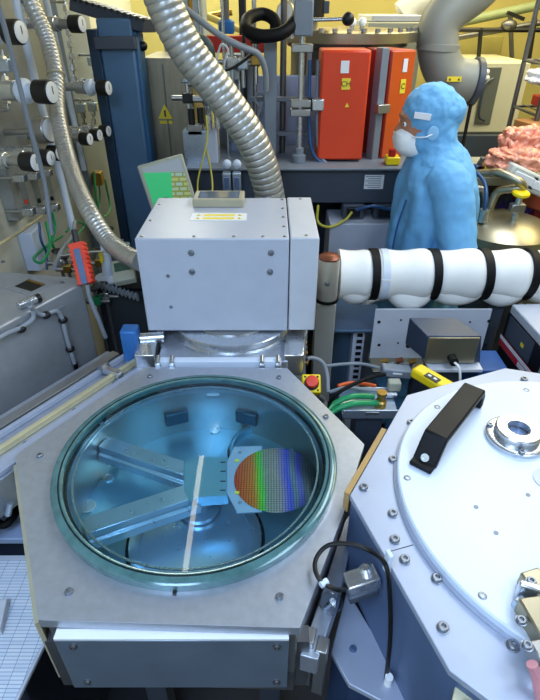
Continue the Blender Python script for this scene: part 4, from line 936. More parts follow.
def crumple(name, label, cat, c, s, m, seed, amp=.22, R=None):
    b = MB(); random.seed(seed); bmesh.ops.create_icosphere(b.bm, subdivisions=6, radius=1)
    ph = [random.uniform(0, 6) for _ in range(9)]
    for v in b.bm.verts:
        p = v.co.copy(); k = 1+amp*(.5*math.sin(5*p.x+ph[0])*math.sin(6*p.y+ph[1])+.4*math.sin(11*p.z+ph[2]+3*p.x)+.35*math.sin(17*p.x+ph[3])*math.sin(15*p.z+ph[4]))
        sg = lambda t: math.copysign(abs(t)**.7, t)
        v.co = Vector((c[0]+s[0]*sg(p.x)*k, c[1]+s[1]*sg(p.y)*k, c[2]+s[2]*sg(p.z)*k))
    o = b.build(name, m, ang=25)
    tx = bpy.data.textures.new('crinkle', 'VORONOI'); tx.noise_scale = .035; tx.distance_metric = 'DISTANCE'
    d_ = o.modifiers.new('crinkle', 'DISPLACE'); d_.texture = tx; d_.strength = .03; d_.mid_level = .4; d_.texture_coords = 'LOCAL'
    return tag(o, label, cat)
q = AY(521, 146, 2.5); crumple('plastic_bag', 'crumpled translucent pink plastic bag, upper of the two on the cartons', 'plastic bag', q, (.085, .08, .075), PINKP, 3)
q = AY(517, 160, 2.42); crumple('plastic_bag', 'crumpled pink plastic bag, lower of the two, beside the white trays', 'plastic bag', q, (.12, .08, .045), PINKP, 5)
q = AY(536, 102, ry_+.1); crumple('plastic_bag', 'crumpled white plastic bag on the top wire shelf', 'plastic bag', (q.x+.12, q.y, zs[0]+.16), (.17, .12, .03), WLAB, 8)
q = AY(540, 120, ry_); tag(MB().box((q.x+.2, ry_+.15, zs[0]+.04), (.3, .22, .05)).build('red_tray', REDD, None, .006), 'dark red tray on the wire shelf at the right edge', 'tray')
q = AY(540, 146, 2.6); tag(MB().box((q.x+.13, 2.72, q.z+.02), (.34, .25, .13), Rz(.2)).build('cardboard_box', CARD, None, .004), 'brown cardboard box at the right edge behind the pink bags', 'box')
for i, (x, y, lab) in enumerate(((514, 172, 'pale plastic tray below the pink bags, nearer the person'), (532, 181, 'pale plastic tray below the pink bags, at the right edge'))):
    q = AY(x, y, 2.4+.0*i); t = thing('plastic_tray', lab, 'tray', q-Vector((0, 0, .03)), 'pale plastic trays on the right')
    Rr = Matrix.Rotation(.38, 3, 'Y')
    MB().box(q, (.14, .22, .075), Rr).build('tray_body', TRAYP, t, .01); MB().box(q+Rr @ Vector((0, -.112, 0)), (.10, .006, .035), Rr).build('recess', WLAB, t, .004)
q = AY(527, 198, 2.6); tag(MB().box((q.x+.10, 2.58, q.z), (.36, .22, .10), Matrix.Rotation(.3, 3, 'Y')).build('brown_crate', mat('rust_brown', '#8a3a24', 0, .5, .15, 8), None, .006), 'rust brown crate below the pale trays', 'crate')
q = AY(537, 222, 2.5); tag(MB().box((q.x+.05, 2.6, q.z), (.16, .2, .2)).build('red_can', mat('dark_red', '#7a1220', 0, .4, .1, 6), None, .01), 'dark red box at the right edge behind the steel vessel', 'box')
q = AY(519, 210, 2.6); crumple('purple_bag', 'purple plastic bag between the vessel pipes and the dark red box', 'plastic bag', q, (.08, .06, .05), PURP, 12)

# ================================================================== DEWAR
dw = AY(510, 236, 2.2)
de = thing('steel_vessel', 'round stainless vessel with a domed lid and yellow handwheel, at the right', 'vessel', (dw.x-.02, 2.25, 0))
dz = AY(510, 246, 2.0).z-.01; dx = AY(506, 240, 2.2).x; dr_ = .20
MB().lathe([(dr_, 0), (dr_, dz-.04)], (dx, 2.25, 0), seg=56).build('vessel_body', DSTEEL, de)
MB().lathe([(dr_+.008, dz-.04), (dr_+.008, dz-.005), (dr_-.03, dz+.025), (dr_-.1, dz+.05), (.03, dz+.06)], (dx, 2.25, 0), seg=56).build('vessel_lid', WARMST, de)
q = Vector((AY(511, 222, 2.2).x, 2.18, dz+.05))
vv = MB().cyl(q, q+Vector((0, 0, .11)), .014).build('valve_stem', POL, de); MB().box(q+Vector((0, 0, .06)), (.06, .035, .035)).build('valve_body', STEEL, de, .005)
MB().lathe([(.03, 0), (.036, .005), (.036, .014), (.03, .02)], q+Vector((0, 0, .11)), (.05, -.1, 1), 24).build('handwheel', YEL, de)
q = Vector((AY(483, 218, 2.2).x, 2.2, dz+.04)); MB().cyl(q, q+Vector((0, 0, .055)), .02).build('lid_cap', POL, de)
hp_ = [AY(488, 216, 2.25), AY(491, 205, 2.25), AY(498, 192, 2.25), AY(511, 189, 2.22), AY(523, 187, 2.2), AY(518, 181, 2.2), AY(500, 173, 2.25), AY(488, 173, 2.3), AY(470, 174, 2.35)]
pipe('bent_pipe', 'bent stainless handle pipe above the round vessel', hp_, .017, WARMST)
pipe('blue_hose', 'blue hose rising beside the bent stainless pipe', [AY(482, 220, 2.2), AY(486, 200, 2.2), AY(485, 184, 2.25), AY(478, 174, 2.3), AY(470, 168, 2.3)], .008, BLUEH, 'hose')
pipe('short_pipe', 'short bent steel pipe between person and vessel', [AY(474, 189, 2.3), AY(482, 190, 2.3), AY(485, 200, 2.3), AY(484, 214, 2.3)], .016, STEEL)
t = thing('bench', 'low pale bench of fittings behind the round vessel', 'bench', (AY(500, 170, 2.7).x, 2.75, 0))
MB().box((1.06, 2.78, AY(495, 176, 2.6).z-.02), (.36, .42, .04)).build('bench_top', BGREY, t, .004)
for sx in (-.15, .15): MB().box((1.06+sx, 2.78, (AY(495, 176, 2.6).z-.04)/2), (.05, .36, AY(495, 176, 2.6).z-.04)).build('leg', DARKG, t)
random.seed(4)
for i, (x, y, m_, lab) in enumerate(((480, 165, COPPER, 'brown fitting on the bench nearest the person'), (489, 160, YEL, 'yellow fitting on the bench'), (499, 163, BLACK, 'black fitting on the bench beside the yellow one'), (509, 163, YEL, 'yellow valve fitting at the bench right end'), (494, 172, POL, 'steel fitting at the bench front'), (504, 176, COPPER, 'brown fitting at the bench front'), (476, 176, BLUEH, 'blue fitting at the bench front left'))):
    q = AY(x, y, 2.62); zb = AY(495, 176, 2.6).z
    t = thing('bench_fitting', lab, 'fitting', (q.x, 2.62, zb)); MB().box((q.x, 2.62, zb+.025), (.04, .04, .05)).build('fitting_body', m_, t, .006)
    MB().cyl((q.x-.04, 2.62, zb+.03), (q.x+.04, 2.61, zb+.03), .010, seg=10).build('fitting_tube', STEEL, t); MB().cyl((q.x, 2.62, zb+.05), (q.x+.01, 2.61, zb+.085), .01, seg=10).build('fitting_stem', POL, t)

# ================================================================== PERSON
def lofted(rings, seg=28):
    vs = []; 
    for (cx, cy, cz, rx_, ry2) in rings:
        for k in range(seg):
            a = 2*PI*k/seg; vs.append((cx+rx_*math.cos(a), cy+ry2*math.sin(a), cz))
    n = len(rings); fs = [(i*seg+k, i*seg+(k+1) % seg, (i+1)*seg+(k+1) % seg, (i+1)*seg+k) for i in range(n-1) for k in range(seg)]
    fs += [tuple(range(seg))[::-1], tuple((n-1)*seg+k for k in range(seg))]; return vs, fs
PY = 2.13; PX = .645
pe = thing('person', 'person in blue cleanroom gown, hood and white face mask, standing and looking left', 'person', (PX, PY, 0))
def remesh(o, vox, sm=6, disp=0, dscale=.1):
    r = o.modifiers.new('remesh', 'REMESH'); r.mode = 'VOXEL'; r.voxel_size = vox; r.use_smooth_shade = True
    s = o.modifiers.new('smooth', 'SMOOTH'); s.iterations = sm; s.factor = .6
    if disp:
        tx = bpy.data.textures.new('folds', 'CLOUDS'); tx.noise_scale = dscale; tx.noise_depth = 2
        d_ = o.modifiers.new('folds', 'DISPLACE'); d_.texture = tx; d_.strength = disp; d_.mid_level = .5; d_.texture_coords = 'LOCAL'
hx, hz = PX-.055, 1.585      # head centre
# body: one continuous surface (head, neck, trunk, limbs)
b = MB()
b._merge(*lofted([(PX+.02, PY, .93, .10, .15), (PX+.02, PY, 1.1, .09, .13), (PX+.015, PY, 1.3, .10, .16), (PX+.01, PY, 1.42, .085, .17), (PX-.01, PY, 1.47, .05, .06), (PX-.03, PY, 1.52, .05, .05)]))
b.sphere((hx, PY, hz), .1, (.95, .76, 1.12), 28); b.sphere((hx-.035, PY, hz-.06), .062, (1, .85, .9), 20)   # skull, jaw
b.sphere((hx-.098, PY, hz-.022), .016, (1, .8, 1.3), 12); b.sphere((hx-.085, PY, hz+.03), .03, (.6, 1.5, .4), 12)   # nose, brow
b.sphere((hx-.09, PY, hz-.065), .018, (.7, 1.3, .5), 12)
for sy in (-1, 1):
    b.sphere((hx+.01, PY+sy*.077, hz-.01), .025, (.8, .3, 1.2), 12)
    sh, el, wr2 = Vector((PX+.03, PY+sy*.17, 1.40)), Vector((PX+.07, PY+sy*.22, 1.13)), Vector((PX-.12, PY+sy*.20, .98))
    b.tube([sh, sh.lerp(el, .5), el], .045, 14, False, rf=lambda i, t: .048-.010*t); b.tube([el, el.lerp(wr2, .5), wr2], .035, 14, False, rf=lambda i, t: .038-.012*t); b.sphere(el, .038)
    b.tube([Vector((PX+.02, PY+sy*.09, .95)), Vector((PX+.0, PY+sy*.09, .5)), Vector((PX+.03, PY+sy*.09, .08))], .07, 16, False, rf=lambda i, t: .085-.045*t)
    b.tube([Vector((PX+.05, PY+sy*.09, .04)), Vector((PX-.16, PY+sy*.10, .03))], .04, 12, False)
body = b.build('body', SKIN, pe); remesh(body, .008, 3)
for sy in (-1, 1):
    MB().sphere((hx-.084, PY+sy*.034, hz+.004), .008, (1,1,1), 12).build('eye', DIALW, pe); MB().sphere((hx-.0885, PY+sy*.036, hz+.004), .0055, (.6,1,1), 10).build('iris', BLACK, pe)
    wr2 = Vector((PX-.12, PY+sy*.20, .98)); dh = Vector((-1, -.0*sy, -.35)).normalized()
    g = MB(); g.tube([wr2-dh*.02, wr2+dh*.02, wr2+dh*.06, wr2+dh*.09], .03, 14, rf=lambda i, t: .024+.012*math.sin(PI*min(1, t*1.1)))
    for f_ in range(4):
        o_ = Vector((0, (f_-1.5)*.019, 0)); s0 = wr2+dh*.08+o_; L_f = (.068, .078, .074, .058)[f_]
        g.tube([s0, s0+dh*L_f*.5+Vector((0,0,-.006)), s0+dh*L_f*.8+Vector((0,0,-.024)), s0+dh*L_f+Vector((.0,0,-.045))], .009, 8, rf=lambda i, t: .0098-.003*t)
    s0 = wr2+dh*.03+Vector((0, -sy*.028, 0)); g.tube([s0, s0+dh*.03+Vector((0, -sy*.022, -.01)), s0+dh*.06+Vector((0, -sy*.028, -.02))], .010, 8, rf=lambda i, t: .0115-.003*t)
    go = g.build('hand', GLOVE, pe); remesh(go, .004, 2)
# gown
b = MB()
gk = [(.42, .03, .17, .22), (.60, .03, .17, .23), (.85, .03, .172, .22), (1.02, .03, .168, .20), (1.15, .035, .168, .195), (1.27, .035, .162, .20), (1.37, .03, .150, .20), (1.43, .028, .135, .172), (1.475, .022, .112, .122), (1.505, .012, .094, .100), (1.53, .0, .07, .075)]
vs = []; nr_ = 60; seg = 72
for i in range(nr_+1):
    z = .42+(1.53-.42)*i/nr_
    q_ = max(k for k in range(len(gk)-1) if gk[k][0] <= z+1e-6); a_, c_ = gk[q_], gk[q_+1]; t_ = (z-a_[0])/(c_[0]-a_[0]); v_ = [a_[k]+(c_[k]-a_[k])*t_ for k in range(4)]
    for k in range(seg):
        a = 2*PI*k/seg; fold = 1+.045*math.sin(7*a+5*z+1.5*math.sin(9*z))+.03*math.sin(13*a-9*z)+.012*math.sin(23*z+4*a+2*math.sin(3*a))
        if z > 1.4: fold = 1+(fold-1)*.4
        vs.append((PX+v_[1]+v_[2]*fold*math.cos(a), PY+v_[3]*fold*math.sin(a), z))
fs = [(i*seg+k, i*seg+(k+1) % seg, (i+1)*seg+(k+1) % seg, (i+1)*seg+k) for i in range(nr_) for k in range(seg)]+[tuple(range(seg))[::-1], tuple(nr_*seg+k for k in range(seg))]
b._merge(vs, fs)
for sy in (-1, 1):
    sh, el, wr2 = Vector((PX+.035, PY+sy*.175, 1.385)), Vector((PX+.08, PY+sy*.24, 1.12)), Vector((PX-.11, PY+sy*.205, .985))
    b.tube([sh+Vector((-.02, -sy*.06, .02)), sh, sh.lerp(el, .5)+Vector((.01, 0, 0)), el, el.lerp(wr2, .45), wr2], .08, 18, n=5, rf=lambda i, t: .080-.012*t-.028*max(0, t-.6)*2.2+.0025*math.sin(i*1.9))
    b.tube([Vector((PX+.02, PY+sy*.10, .6)), Vector((PX+.02, PY+sy*.10, .3)), Vector((PX+.03, PY+sy*.10, .07))], .09, 16, False, rf=lambda i, t: .10-.03*t)
gw = b.build('gown', GOWN, pe); remesh(gw, .0075, 1, .010, .05)
# gown crease, its shade drawn as a dark tube, and shoes
MB().tube([Vector((PX-.115, PY-.12, 1.33)), Vector((PX-.135, PY-.11, 1.2)), Vector((PX-.14, PY-.11, 1.05))], .004, 8).build('gown_crease', mat('crease_shade_blue', '#1f4a86', 0, .6, .1, 10), pe)
for sy in (-1, 1):
    o = MB().sphere((PX-.04, PY+sy*.10, .045), .05, (2.6, 1, .9), 20).build('overshoe', GOWN, pe)
# hood with bulged crown and neck skirt
b = MB()
b.sphere((hx+.018, PY, hz+.038), .108, (1.02, .86, .98), 32); b.sphere((hx+.070, PY, hz+.045), .078, (1.0, 1.0, .82), 28); b.sphere((hx+.008, PY, hz-.040), .092, (.88, .93, 1.1), 28)
b._merge(*lofted([(PX+.02, PY, 1.45, .115, .15), (PX+.015, PY, 1.49, .10, .115), (hx+.05, PY, 1.53, .085, .09), (hx+.045, PY, 1.57, .08, .088), (hx+.035, PY, 1.62, .085, .088)]))
hd = b.build('hood', GOWN, pe); remesh(hd, .0055, 3, .014, .035)
MB().box((hx-.035, PY-.083, hz+.040), (.06, .004, .022), Matrix.Rotation(.10, 3, 'Y') @ Rz(-.30)).build('hood_label', WLAB, pe, .001)
MB().sphere((hx+.012, PY-.088, hz-.018), .022, (1, .2, 1.2), 20).build('hood_ear_patch', mat('pale_blue_fabric', '#8cc0e6', 0, .7, .1, 15), pe)
# mask: fabric cup over nose and chin, leaning back towards the throat
b = MB(); b.sphere((0, 0, 0), 1, (1, 1, 1), 32)
for v in b.bm.verts:
    p = v.co.copy(); sg = lambda t, e: math.copysign(abs(t)**e, t)
    v.co = Vector((hx-.050+.062*sg(p.x, .9)-.26*.055*p.z, PY+.068*sg(p.y, .85), hz-.064+.055*sg(p.z, .8)+.0)) + Vector((-.0022*math.sin(p.z*14), 0, 0))
b.build('face_mask', mat('mask_fabric', '#eef2f4', 0, .7, .04, 30, .3), pe, ang=80)
MB().tube([Vector((hx-.06, PY-.066, hz-.035)), Vector((hx-.02, PY-.095, hz-.03)), Vector((hx+.01, PY-.09, hz-.02))], .0025, 6).build('mask_strap', WLAB, pe)

# ================================================================== WRAPPED WHITE PIPE
wy = 1.72
wp = thing('insulated_pipe', 'thick horizontal pipe wrapped in white sheet with black straps', 'insulated pipe', AY(430, 306, wy))
A, Bq = AY(338, 273, wy), AY(560, 275.5, wy); A.z = Bq.z = (A.z+Bq.z)/2
rw = .089
def wrap_r(x):   # pinched at the straps
    return rw
straps = [AY(x, 276, wy).x for x in (372, 431, 481, 524)]
n = 120; P = [A.lerp(Bq, i/n) for i in range(n+1)]
def rf(i, t):
    x = A.x+(Bq.x-A.x)*t; d_ = min(abs(x-s) for s in straps); return rw-.012*math.exp(-(d_/.02)**2)+.004*math.sin(x*37)
MB().tube(P, rw, 40, False, rf=rf).build('wrap_sheet', WRAP, wp)
MB().cyl(A-Vector((.05, 0, 0)), A, .04).build('pipe_end', STEEL, wp)
# sagging flap of the sheet hanging under each bay
bays = [(A.x+.01, straps[0]-.008, .022), (straps[0]+.06, straps[1]-.0, .048), (straps[1]+.008, straps[2]-.008, .028), (straps[2]+.008, straps[3]-.008, .032), (straps[3]+.008, Bq.x, .02)]
for x0, x1, s_ in bays:
    vs = []; m_ = 20; w_ = 10
    b = MB(); vs = []
    for side in (0, 1):
        for i in range(m_+1):
            u = i/m_; x = x0+(x1-x0)*u; sag = s_*math.sin(PI*u)**.7
            for j in range(w_+1):
                v = j/w_; a = -PI/2-1.0+1.15*v
                rr = rw-.006+sag*math.sin(PI*min(1, v*1.0))**1.0+side*.003
                vs.append((x, wy+rr*math.cos(a), A.z+rr*math.sin(a)))
    W = w_+1; N1 = (m_+1)*W; fs = []
    for i in range(m_):
        for j in range(w_):
            q = i*W+j; fs += [(q, q+1, q+W+1, q+W), (N1+q, N1+q+W, N1+q+W+1, N1+q+1)]
    for i in range(m_): fs += [(i*W, (i+1)*W, N1+(i+1)*W, N1+i*W), (i*W+w_, N1+i*W+w_, N1+(i+1)*W+w_, (i+1)*W+w_)]
    for j in range(w_): fs += [(j, N1+j, N1+j+1, j+1), (m_*W+j, m_*W+j+1, N1+m_*W+j+1, N1+m_*W+j)]
    b._merge(vs, fs); b.build('sheet_fold', WRAP, wp)
for i, s in enumerate(straps):
    tilt = (.0, .0, .02, -.10)[i]
    MB().lathe([(rw-.006, -.0135), (rw+.004, -.0135), (rw+.004, .0135), (rw-.006, .0135)], (s, wy, A.z), (1, 0, tilt), 40, True).build('strap', RUB, wp)
MB().lathe([(rw-.004, -.012), (rw+.003, -.012), (rw+.003, .012), (rw-.004, .012)], (straps[0]+.035, wy, A.z), (1, 0, 0), 40, True).build('sheet_overlap', WHITE, wp)
p = AY(386, 282, wy-rw-.002); MB().box((p.x, wy-rw+.001, p.z), (.03, .006, .016), Matrix.Rotation(.05, 3, 'Y')).build('tape_tab', WLAB, wp, .001)
MB().cyl(Vector((Bq.x-.2, wy, A.z-.2)), Vector((Bq.x-.2, wy, 0)), .025).build('support_leg', DARKG, wp); MB().box((Bq.x-.2, wy, A.z-.12), (.04, .04, .2)).build('support_saddle', DARKG, wp)
# stainless post with cap
sp = AY(329, 262, 1.62)
po = thing('steel_post', 'square steel post with a polished cylinder and copper cap beside the housing', 'post', (sp.x, 1.62, 0))
zc0, zc1 = AY(329, 300, 1.60).z, AY(329, 258, 1.62).z
MB().lathe([(.036, zc0), (.036, zc1-.01), (.032, zc1)], (sp.x, 1.62, 0), seg=36).build('cylinder', mat('cylinder_steel', '#bcb9ae', .6, .35, .05, 6), po)
MB().lathe([(.0365, zc1), (.037, zc1+.005), (.03, zc1+.010), (.01, zc1+.014)], (sp.x, 1.62, 0), seg=36).build('copper_cap', COPPER, po)
MB().lathe([(.041, zc0-.010), (.041, zc0)], (sp.x, 1.62, 0), seg=36).build('dark_ring', BLACKS, po)
MB().box((sp.x-.003, 1.625, (zc0-.01)/2), (.07, .07, zc0-.012)).build('square_post', mat('post_steel', '#b3b0a4', .3, .4, .05, 6), po, .004)
bolts(po, [AY(327, 284, 1.583)], .007, .006, POL, 'screw', (0, -1, 0))
p = AY(302, 345, 1.5); 
ch = thing('chain_conveyor', 'short dark roller chain on a curved guard beside the emergency stop', 'chain', (p.x, 1.5, .85))
for i in range(6): q = AY(303+.3*i, 338+5*i, 1.42); MB().cyl(q-Vector((.012, 0, 0)), q+Vector((.012, 0, 0)), .009, seg=12).build('roller', BRASS if i % 2 else DSTEEL, ch)
MB().box((AY(303, 350, 1.44).x, 1.445, 1.0), (.02, .02, .22)).build('chain_bar', BLACK, ch)

# ================================================================== MIDDLE RIGHT: RACK, PLATE, DARK BOX
a, c = AY(338, 318, 1.75), AY(372, 318, 1.75)
rc = thing('equipment_rack', 'blue grey equipment rack with a slotted rail behind the grey instrument', 'rack', ((a.x+c.x)/2, 1.85, 0))
MB().box(((a.x+c.x)/2-.03, 1.85, a.z/2), (c.x-a.x-.03, .18, a.z)).build('rack_side', mat('slate_blue', '#4f6a84', .1, .45, .06, 6), rc, .004)
x_ = AY(357, 330, 1.68).x
MB().box((x_+.01, 1.70, a.z/2+.02), (.045, .05, a.z-.02)).build('rack_rail', BOXG, rc, .003)
for i in range(9): MB().box((x_+.012, 1.673, a.z-.03-i*.028), (.020, .006, .013)).build('rail_slot', BLACK, rc)
MB().box(((a.x+c.x)/2, 1.74, a.z+.006), (.2, .2, .012)).build('rack_top', MATS['slate_blue'], rc, .003)
# white plate
a, c, e = AY(377, 313, 1.60), AY(494, 317, 1.60), AY(380, 362, 1.60)
pl_ = thing('mounting_plate', 'pale grey upright mounting plate with four screw holes behind the dark instrument', 'plate', ((a.x+c.x)/2, 1.62, e.z))
b = MB(); b.box(((a.x+c.x)/2, 1.63, (a.z+e.z)/2), (c.x-a.x, .008, a.z-e.z)); b.build('plate', BOXR, pl_, .001)
bolts(pl_, [AY(x, y, 1.625) for x, y in ((378+1, 322), (379, 345), (489, 321), (486, 345))], .005, .003, BLACK, 'screw', (0, -1, 0))
bolts(pl_, [AY(x, y, 1.625) for x, y in ((401, 320), (470, 322), (398, 343))], .003, .003, BLACK, 'rivet', (0, -1, 0))
MB().box(((a.x+c.x)/2-.11, 1.60, e.z-.005), (.20, .12, .01)).build('ledge', WARMST, pl_, .002)
MB().box(((a.x+c.x)/2, 1.66, e.z/2), (.05, .04, e.z)).build('plate_post', DARKG, pl_)
# dark box
DB = mat('dark_instrument_paint', '#34435a', 0, .4, .06, 10); 
zb_ = .98
fl_, fr_ = AY(428, 364, 1.36), AY(479, 364, 1.36)
ins = thing('instrument_box', 'dark grey metal instrument box with a pale steel rear panel and black plug', 'instrument', ((fl_.x+fr_.x)/2, 1.45, fl_.z))
za, zbm = AY(430, 336, 1.36).z, fl_.z
Mx = Matrix.Translation(((fl_.x+fr_.x)/2, 0, 0))
w2 = (fr_.x-fl_.x)/2+.006; cx = (fl_.x+fr_.x)/2
bx_ = MB()
ftl, ftr, fbl, fbr = AY(427, 336, 1.36), AY(482, 336, 1.36), AY(428, 363, 1.36), AY(480, 363, 1.36)
btl, btr = AZ(409, 317, ftl.z), AZ(457, 318, ftl.z); btl.y = btr.y = (btl.y+btr.y)/2
bx_._merge([ftl, ftr, fbr, fbl, btl, btr, Vector((btr.x, btr.y, fbr.z)), Vector((btl.x, btl.y, fbl.z))], [(0,1,2,3), (5,4,7,6), (4,5,1,0), (3,2,6,7), (4,0,3,7), (1,5,6,2)])
bx_.build('case', DB, ins, .003)
MB().box(((ftl.x+ftr.x)/2, 1.357, (ftl.z+fbl.z)/2), (ftr.x-ftl.x-.012, .005, ftl.z-fbl.z-.008)).build('rear_panel', WARMST, ins, .001)
p = AY(452, 358, 1.35); pg = MB().cyl(p+Vector((0, .005, 0)), p+Vector((0, -.025, 0)), .014).build('power_plug', BLACK, ins); MB().tube([p+Vector((0, -.02, 0)), p+Vector((.012, -.04, -.01)), p+Vector((.02, -.05, -.05)), p+Vector((.026, -.04, -.10))], .004, 8).build('power_cord', DIALW, ins)
MB().box((cx, 1.40, fbl.z-.010), (.17, .14, .012)).build('base_tray', BOXR, ins, .002); MB().box((cx, 1.44, (fbl.z-.016)/2), (.10, .10, fbl.z-.018)).build('base_stand', DARKG, ins)
MB().sphere(AY(408, 346, 1.5), .008).build('side_screw', BLACK, ins)
# yellow meter
p0_, p1_ = AZ(418, 371, 1.0), AZ(446, 389, 1.0); p0_ = AY(419, 372, 1.27); p1_ = AY(446, 388, 1.20)
ym = thing('yellow_meter', 'yellow handheld meter with black and white buttons below the dark instrument', 'meter', (p0_+p1_)/2)
d_ = p1_-p0_; Rr = Vector((1,0,0)).rotation_difference(d_).to_matrix(); mid = (p0_+p1_)/2
MB().box(mid, (d_.length+.03, .05, .032), Rr).build('meter_case', YEL, ym, .008)
MB().box(mid+Rr @ Vector((.004, -.012, .0165)), (.045, .024, .002), Rr).build('button_panel', BLACK, ym)
for s_ in (-.009, .010): MB().box(mid+Rr @ Vector((.003+s_, -.012, .018)), (.010, .008, .002), Rr).build('button', WHITE, ym)
# connectors, hoses and manifold
q = AY(398, 374, 1.38)
cn = thing('cable_connector', 'grey multipin cable connector hood between the manifold and yellow meter', 'connector', q)
MB().box(AY(396, 371, 1.34), (.095, .04, .03), Matrix.Rotation(.12, 3, 'Y')).build('connector_hood', MIDG, cn, .005)
MB().box(AY(394, 385, 1.30), (.04, .03, .035)).build('connector_latch', BGREY, cn, .005)
MB().box(AY(396, 371, 1.34)+Vector((0, -.021, .004)), (.03, .001, .006), Matrix.Rotation(.12, 3, 'Y')).build('printed_strip', WLAB, cn)
mf = thing('valve_manifold', 'silver tray manifold with brass valve and green hose connections', 'manifold', AZ(368, 405, .94))
cc = AZ(368, 406, .93); MB().box((cc.x, cc.y, .93), (.17, .11, .012)).build('tray', ALUB, mf, .002)
for dy_ in (-.055, .055): MB().box((cc.x, cc.y+dy_, .945), (.17, .006, .03)).build('tray_wall', ALUB, mf, .001)
q = AZ(381, 400, .96); MB().lathe([(.018, 0), (.018, .02), (.012, .025), (.012, .045), (.016, .046), (.016, .055)], (q.x, q.y, .936), seg=20).build('brass_valve', BRASS, mf)
for x, y in ((368, 396), (390, 395), (372, 412)): q = AZ(x, y, .95); MB().cyl(q+Vector((-.02, 0, 0)), q+Vector((.02, 0, 0)), .009, seg=6).build('fitting', POL, mf)
MB().box((cc.x, cc.y, .46), (.08, .08, .925)).build('stand', DARKG, mf)
hose('green hose, upper of the two running into the valve manifold', [AZ(322, 418, .93), AZ(333, 405, .95), AZ(350, 397, .97), AZ(366, 396, .96), AZ(374, 397, .955)], .009, GREEN, 'green_hose')
hose('green hose, lower of the two running into the valve manifold', [AZ(320, 425, .93), AZ(334, 411, .95), AZ(352, 404, .97), AZ(368, 403, .96), AZ(378, 403, .955)], .009, GREEN, 'green_hose')
hose('black cable sweeping over the manifold', [AZ(318, 420, .9), AZ(335, 396, 1.0), AZ(352, 385, 1.02), AZ(372, 377, 1.03), AZ(386, 374, 1.04)], .006, RUB, 'black_cable', 'cable')
hose('orange and grey cable above the green hoses', [AZ(338, 386, .98), AZ(350, 383, .98), AZ(365, 384, .98), AZ(376, 386, .98)], .006, ORNG, 'orange_cable', 'cable')
hose('grey cable above the green hoses', [AZ(330, 392, .96), AZ(345, 388, .98), AZ(362, 389, .97), AZ(378, 391, .97)], .006, GREYH, 'grey_cable', 'cable')
hose('grey flexible cable running level left of the plate', [AY(326, 366, 1.5), AY(345, 364, 1.5), AY(362, 364, 1.5), AY(380, 368, 1.45)], .006, GREYH, 'grey_cable', 'cable')
for i, (x, y, m_) in enumerate(((384, 362, BRASS), (391, 366, POL), (399, 361, COPPER), (405, 366, POL), (412, 362, BRASS))):
    q = AY(x, y, 1.40); t = thing('small_fitting', ('first', 'second', 'third', 'fourth', 'fifth')[i]+' small metal fitting from the left below the mounting plate', 'fitting', q, 'small fittings below the mounting plate')
    MB().cyl(q-Vector((.01, 0, 0)), q+Vector((.012, 0, .006)), .009, seg=8).build('nut', m_, t); MB().cyl(q, q+Vector((.0, .01, -.03)), .005, seg=8).build('stem', STEEL, t)
# E-stop
q = AZ(311, 385, 1.04)
es = thing('emergency_stop', 'yellow emergency stop box with a red mushroom button', 'emergency stop', q-Vector((0,0,.03)))
Rr = Matrix.Rotation(math.radians(-38), 3, 'X').inverted() if 0 else Matrix.Rotation(math.radians(38), 3, 'X')
MB().box(q, (.054, .056, .036), Rr).build('switch_box', YEL, es, .004)
n_ = Rr @ Vector((0, 0, 1)); MB().lathe([(.010, 0), (.010, .012), (.018, .014), (.019, .020), (.016, .027), (.008, .029)], q+n_*.018, n_, 28).build('button', REDB, es)
MB().lathe([(.021, 0), (.021, .002), (.02, .003)], q+n_*.018, n_, 28).build('collar', BLACK, es)
bolts(es, [q+Rr @ Vector((sx*.018, sy*.020, .018)) for sx in (-1, 1) for sy in (-1, 1)], .0025, .0015, BLACK, 'screw', n_)
MB().cyl(q-n_*.018, Vector((q.x, q.y+.03, .86)), .008).build('bracket', DARKG, es)
hose('grey curved cable guard beside the emergency stop', [AY(302, 366, 1.42), AY(310, 358, 1.44), AY(322, 362, 1.44), AY(327, 374, 1.42), AY(328, 392, 1.38)], .007, GREYH, 'grey_cable', 'cable')
hose('grey corrugated cable below the emergency stop', [AZ(318, 396, 1.0), AZ(325, 402, .98), AZ(322, 414, .96), AZ(330, 422, .9)], .009, DSTEEL, 'grey_cable', 'cable')

# ================================================================== RED LABELLED MODULE
A = AY(506, 300, 1.62)
md = thing('controller_module', 'pale grey controller module with dark front and red white label at the right edge', 'controller', AY(520, 380, 1.45))
# slab standing on edge, turned
o0 = AY(512, 304, 1.62); o1 = AY(545, 350, 1.40)
u = Vector((o1.x-o0.x+.06, o1.y-o0.y, 0)).normalized(); 
u = Vector((.05, -1, 0)).normalized(); nn = Vector((-1, -.05, 0)).normalized()
def mp3(s_, t_, h_): return o0+u*s_+nn*t_+Vector((0, 0, h_))
def slab(s0, s1, t0, t1, h0, h1, nm, m_, bv=.002, par=None):
    b = MB(); v = [mp3(s, t, h) for h in (h0, h1) for (s, t) in ((s0, t0), (s1, t0), (s1, t1), (s0, t1))]
    b._merge(v, [(3,2,1,0), (4,5,6,7), (0,1,5,4), (1,2,6,5), (2,3,7,6), (3,0,4,7)]); return b.build(nm, m_, par or md, bv)
slab(-.0, .36, -.12, 0, -.30, .0, 'case', BOXG, .005)
slab(.0, .26, .0005, .004, -.26, -.03, 'front_recess', BLACKS)
slab(.02, .2, .004, .006, -.12, -.035, 'vent_panel', DARKG)
slab(.0, .25, .004, .009, -.165, -.125, 'red_stripe', mat('label_red', '#c01a34', 0, .4, .05, 10))
slab(.0, .25, .009, .010, -.138, -.124, 'white_stripe', WLAB)
slab(.15, .2, .009, .0105, -.160, -.142, 'barcode', WLAB)
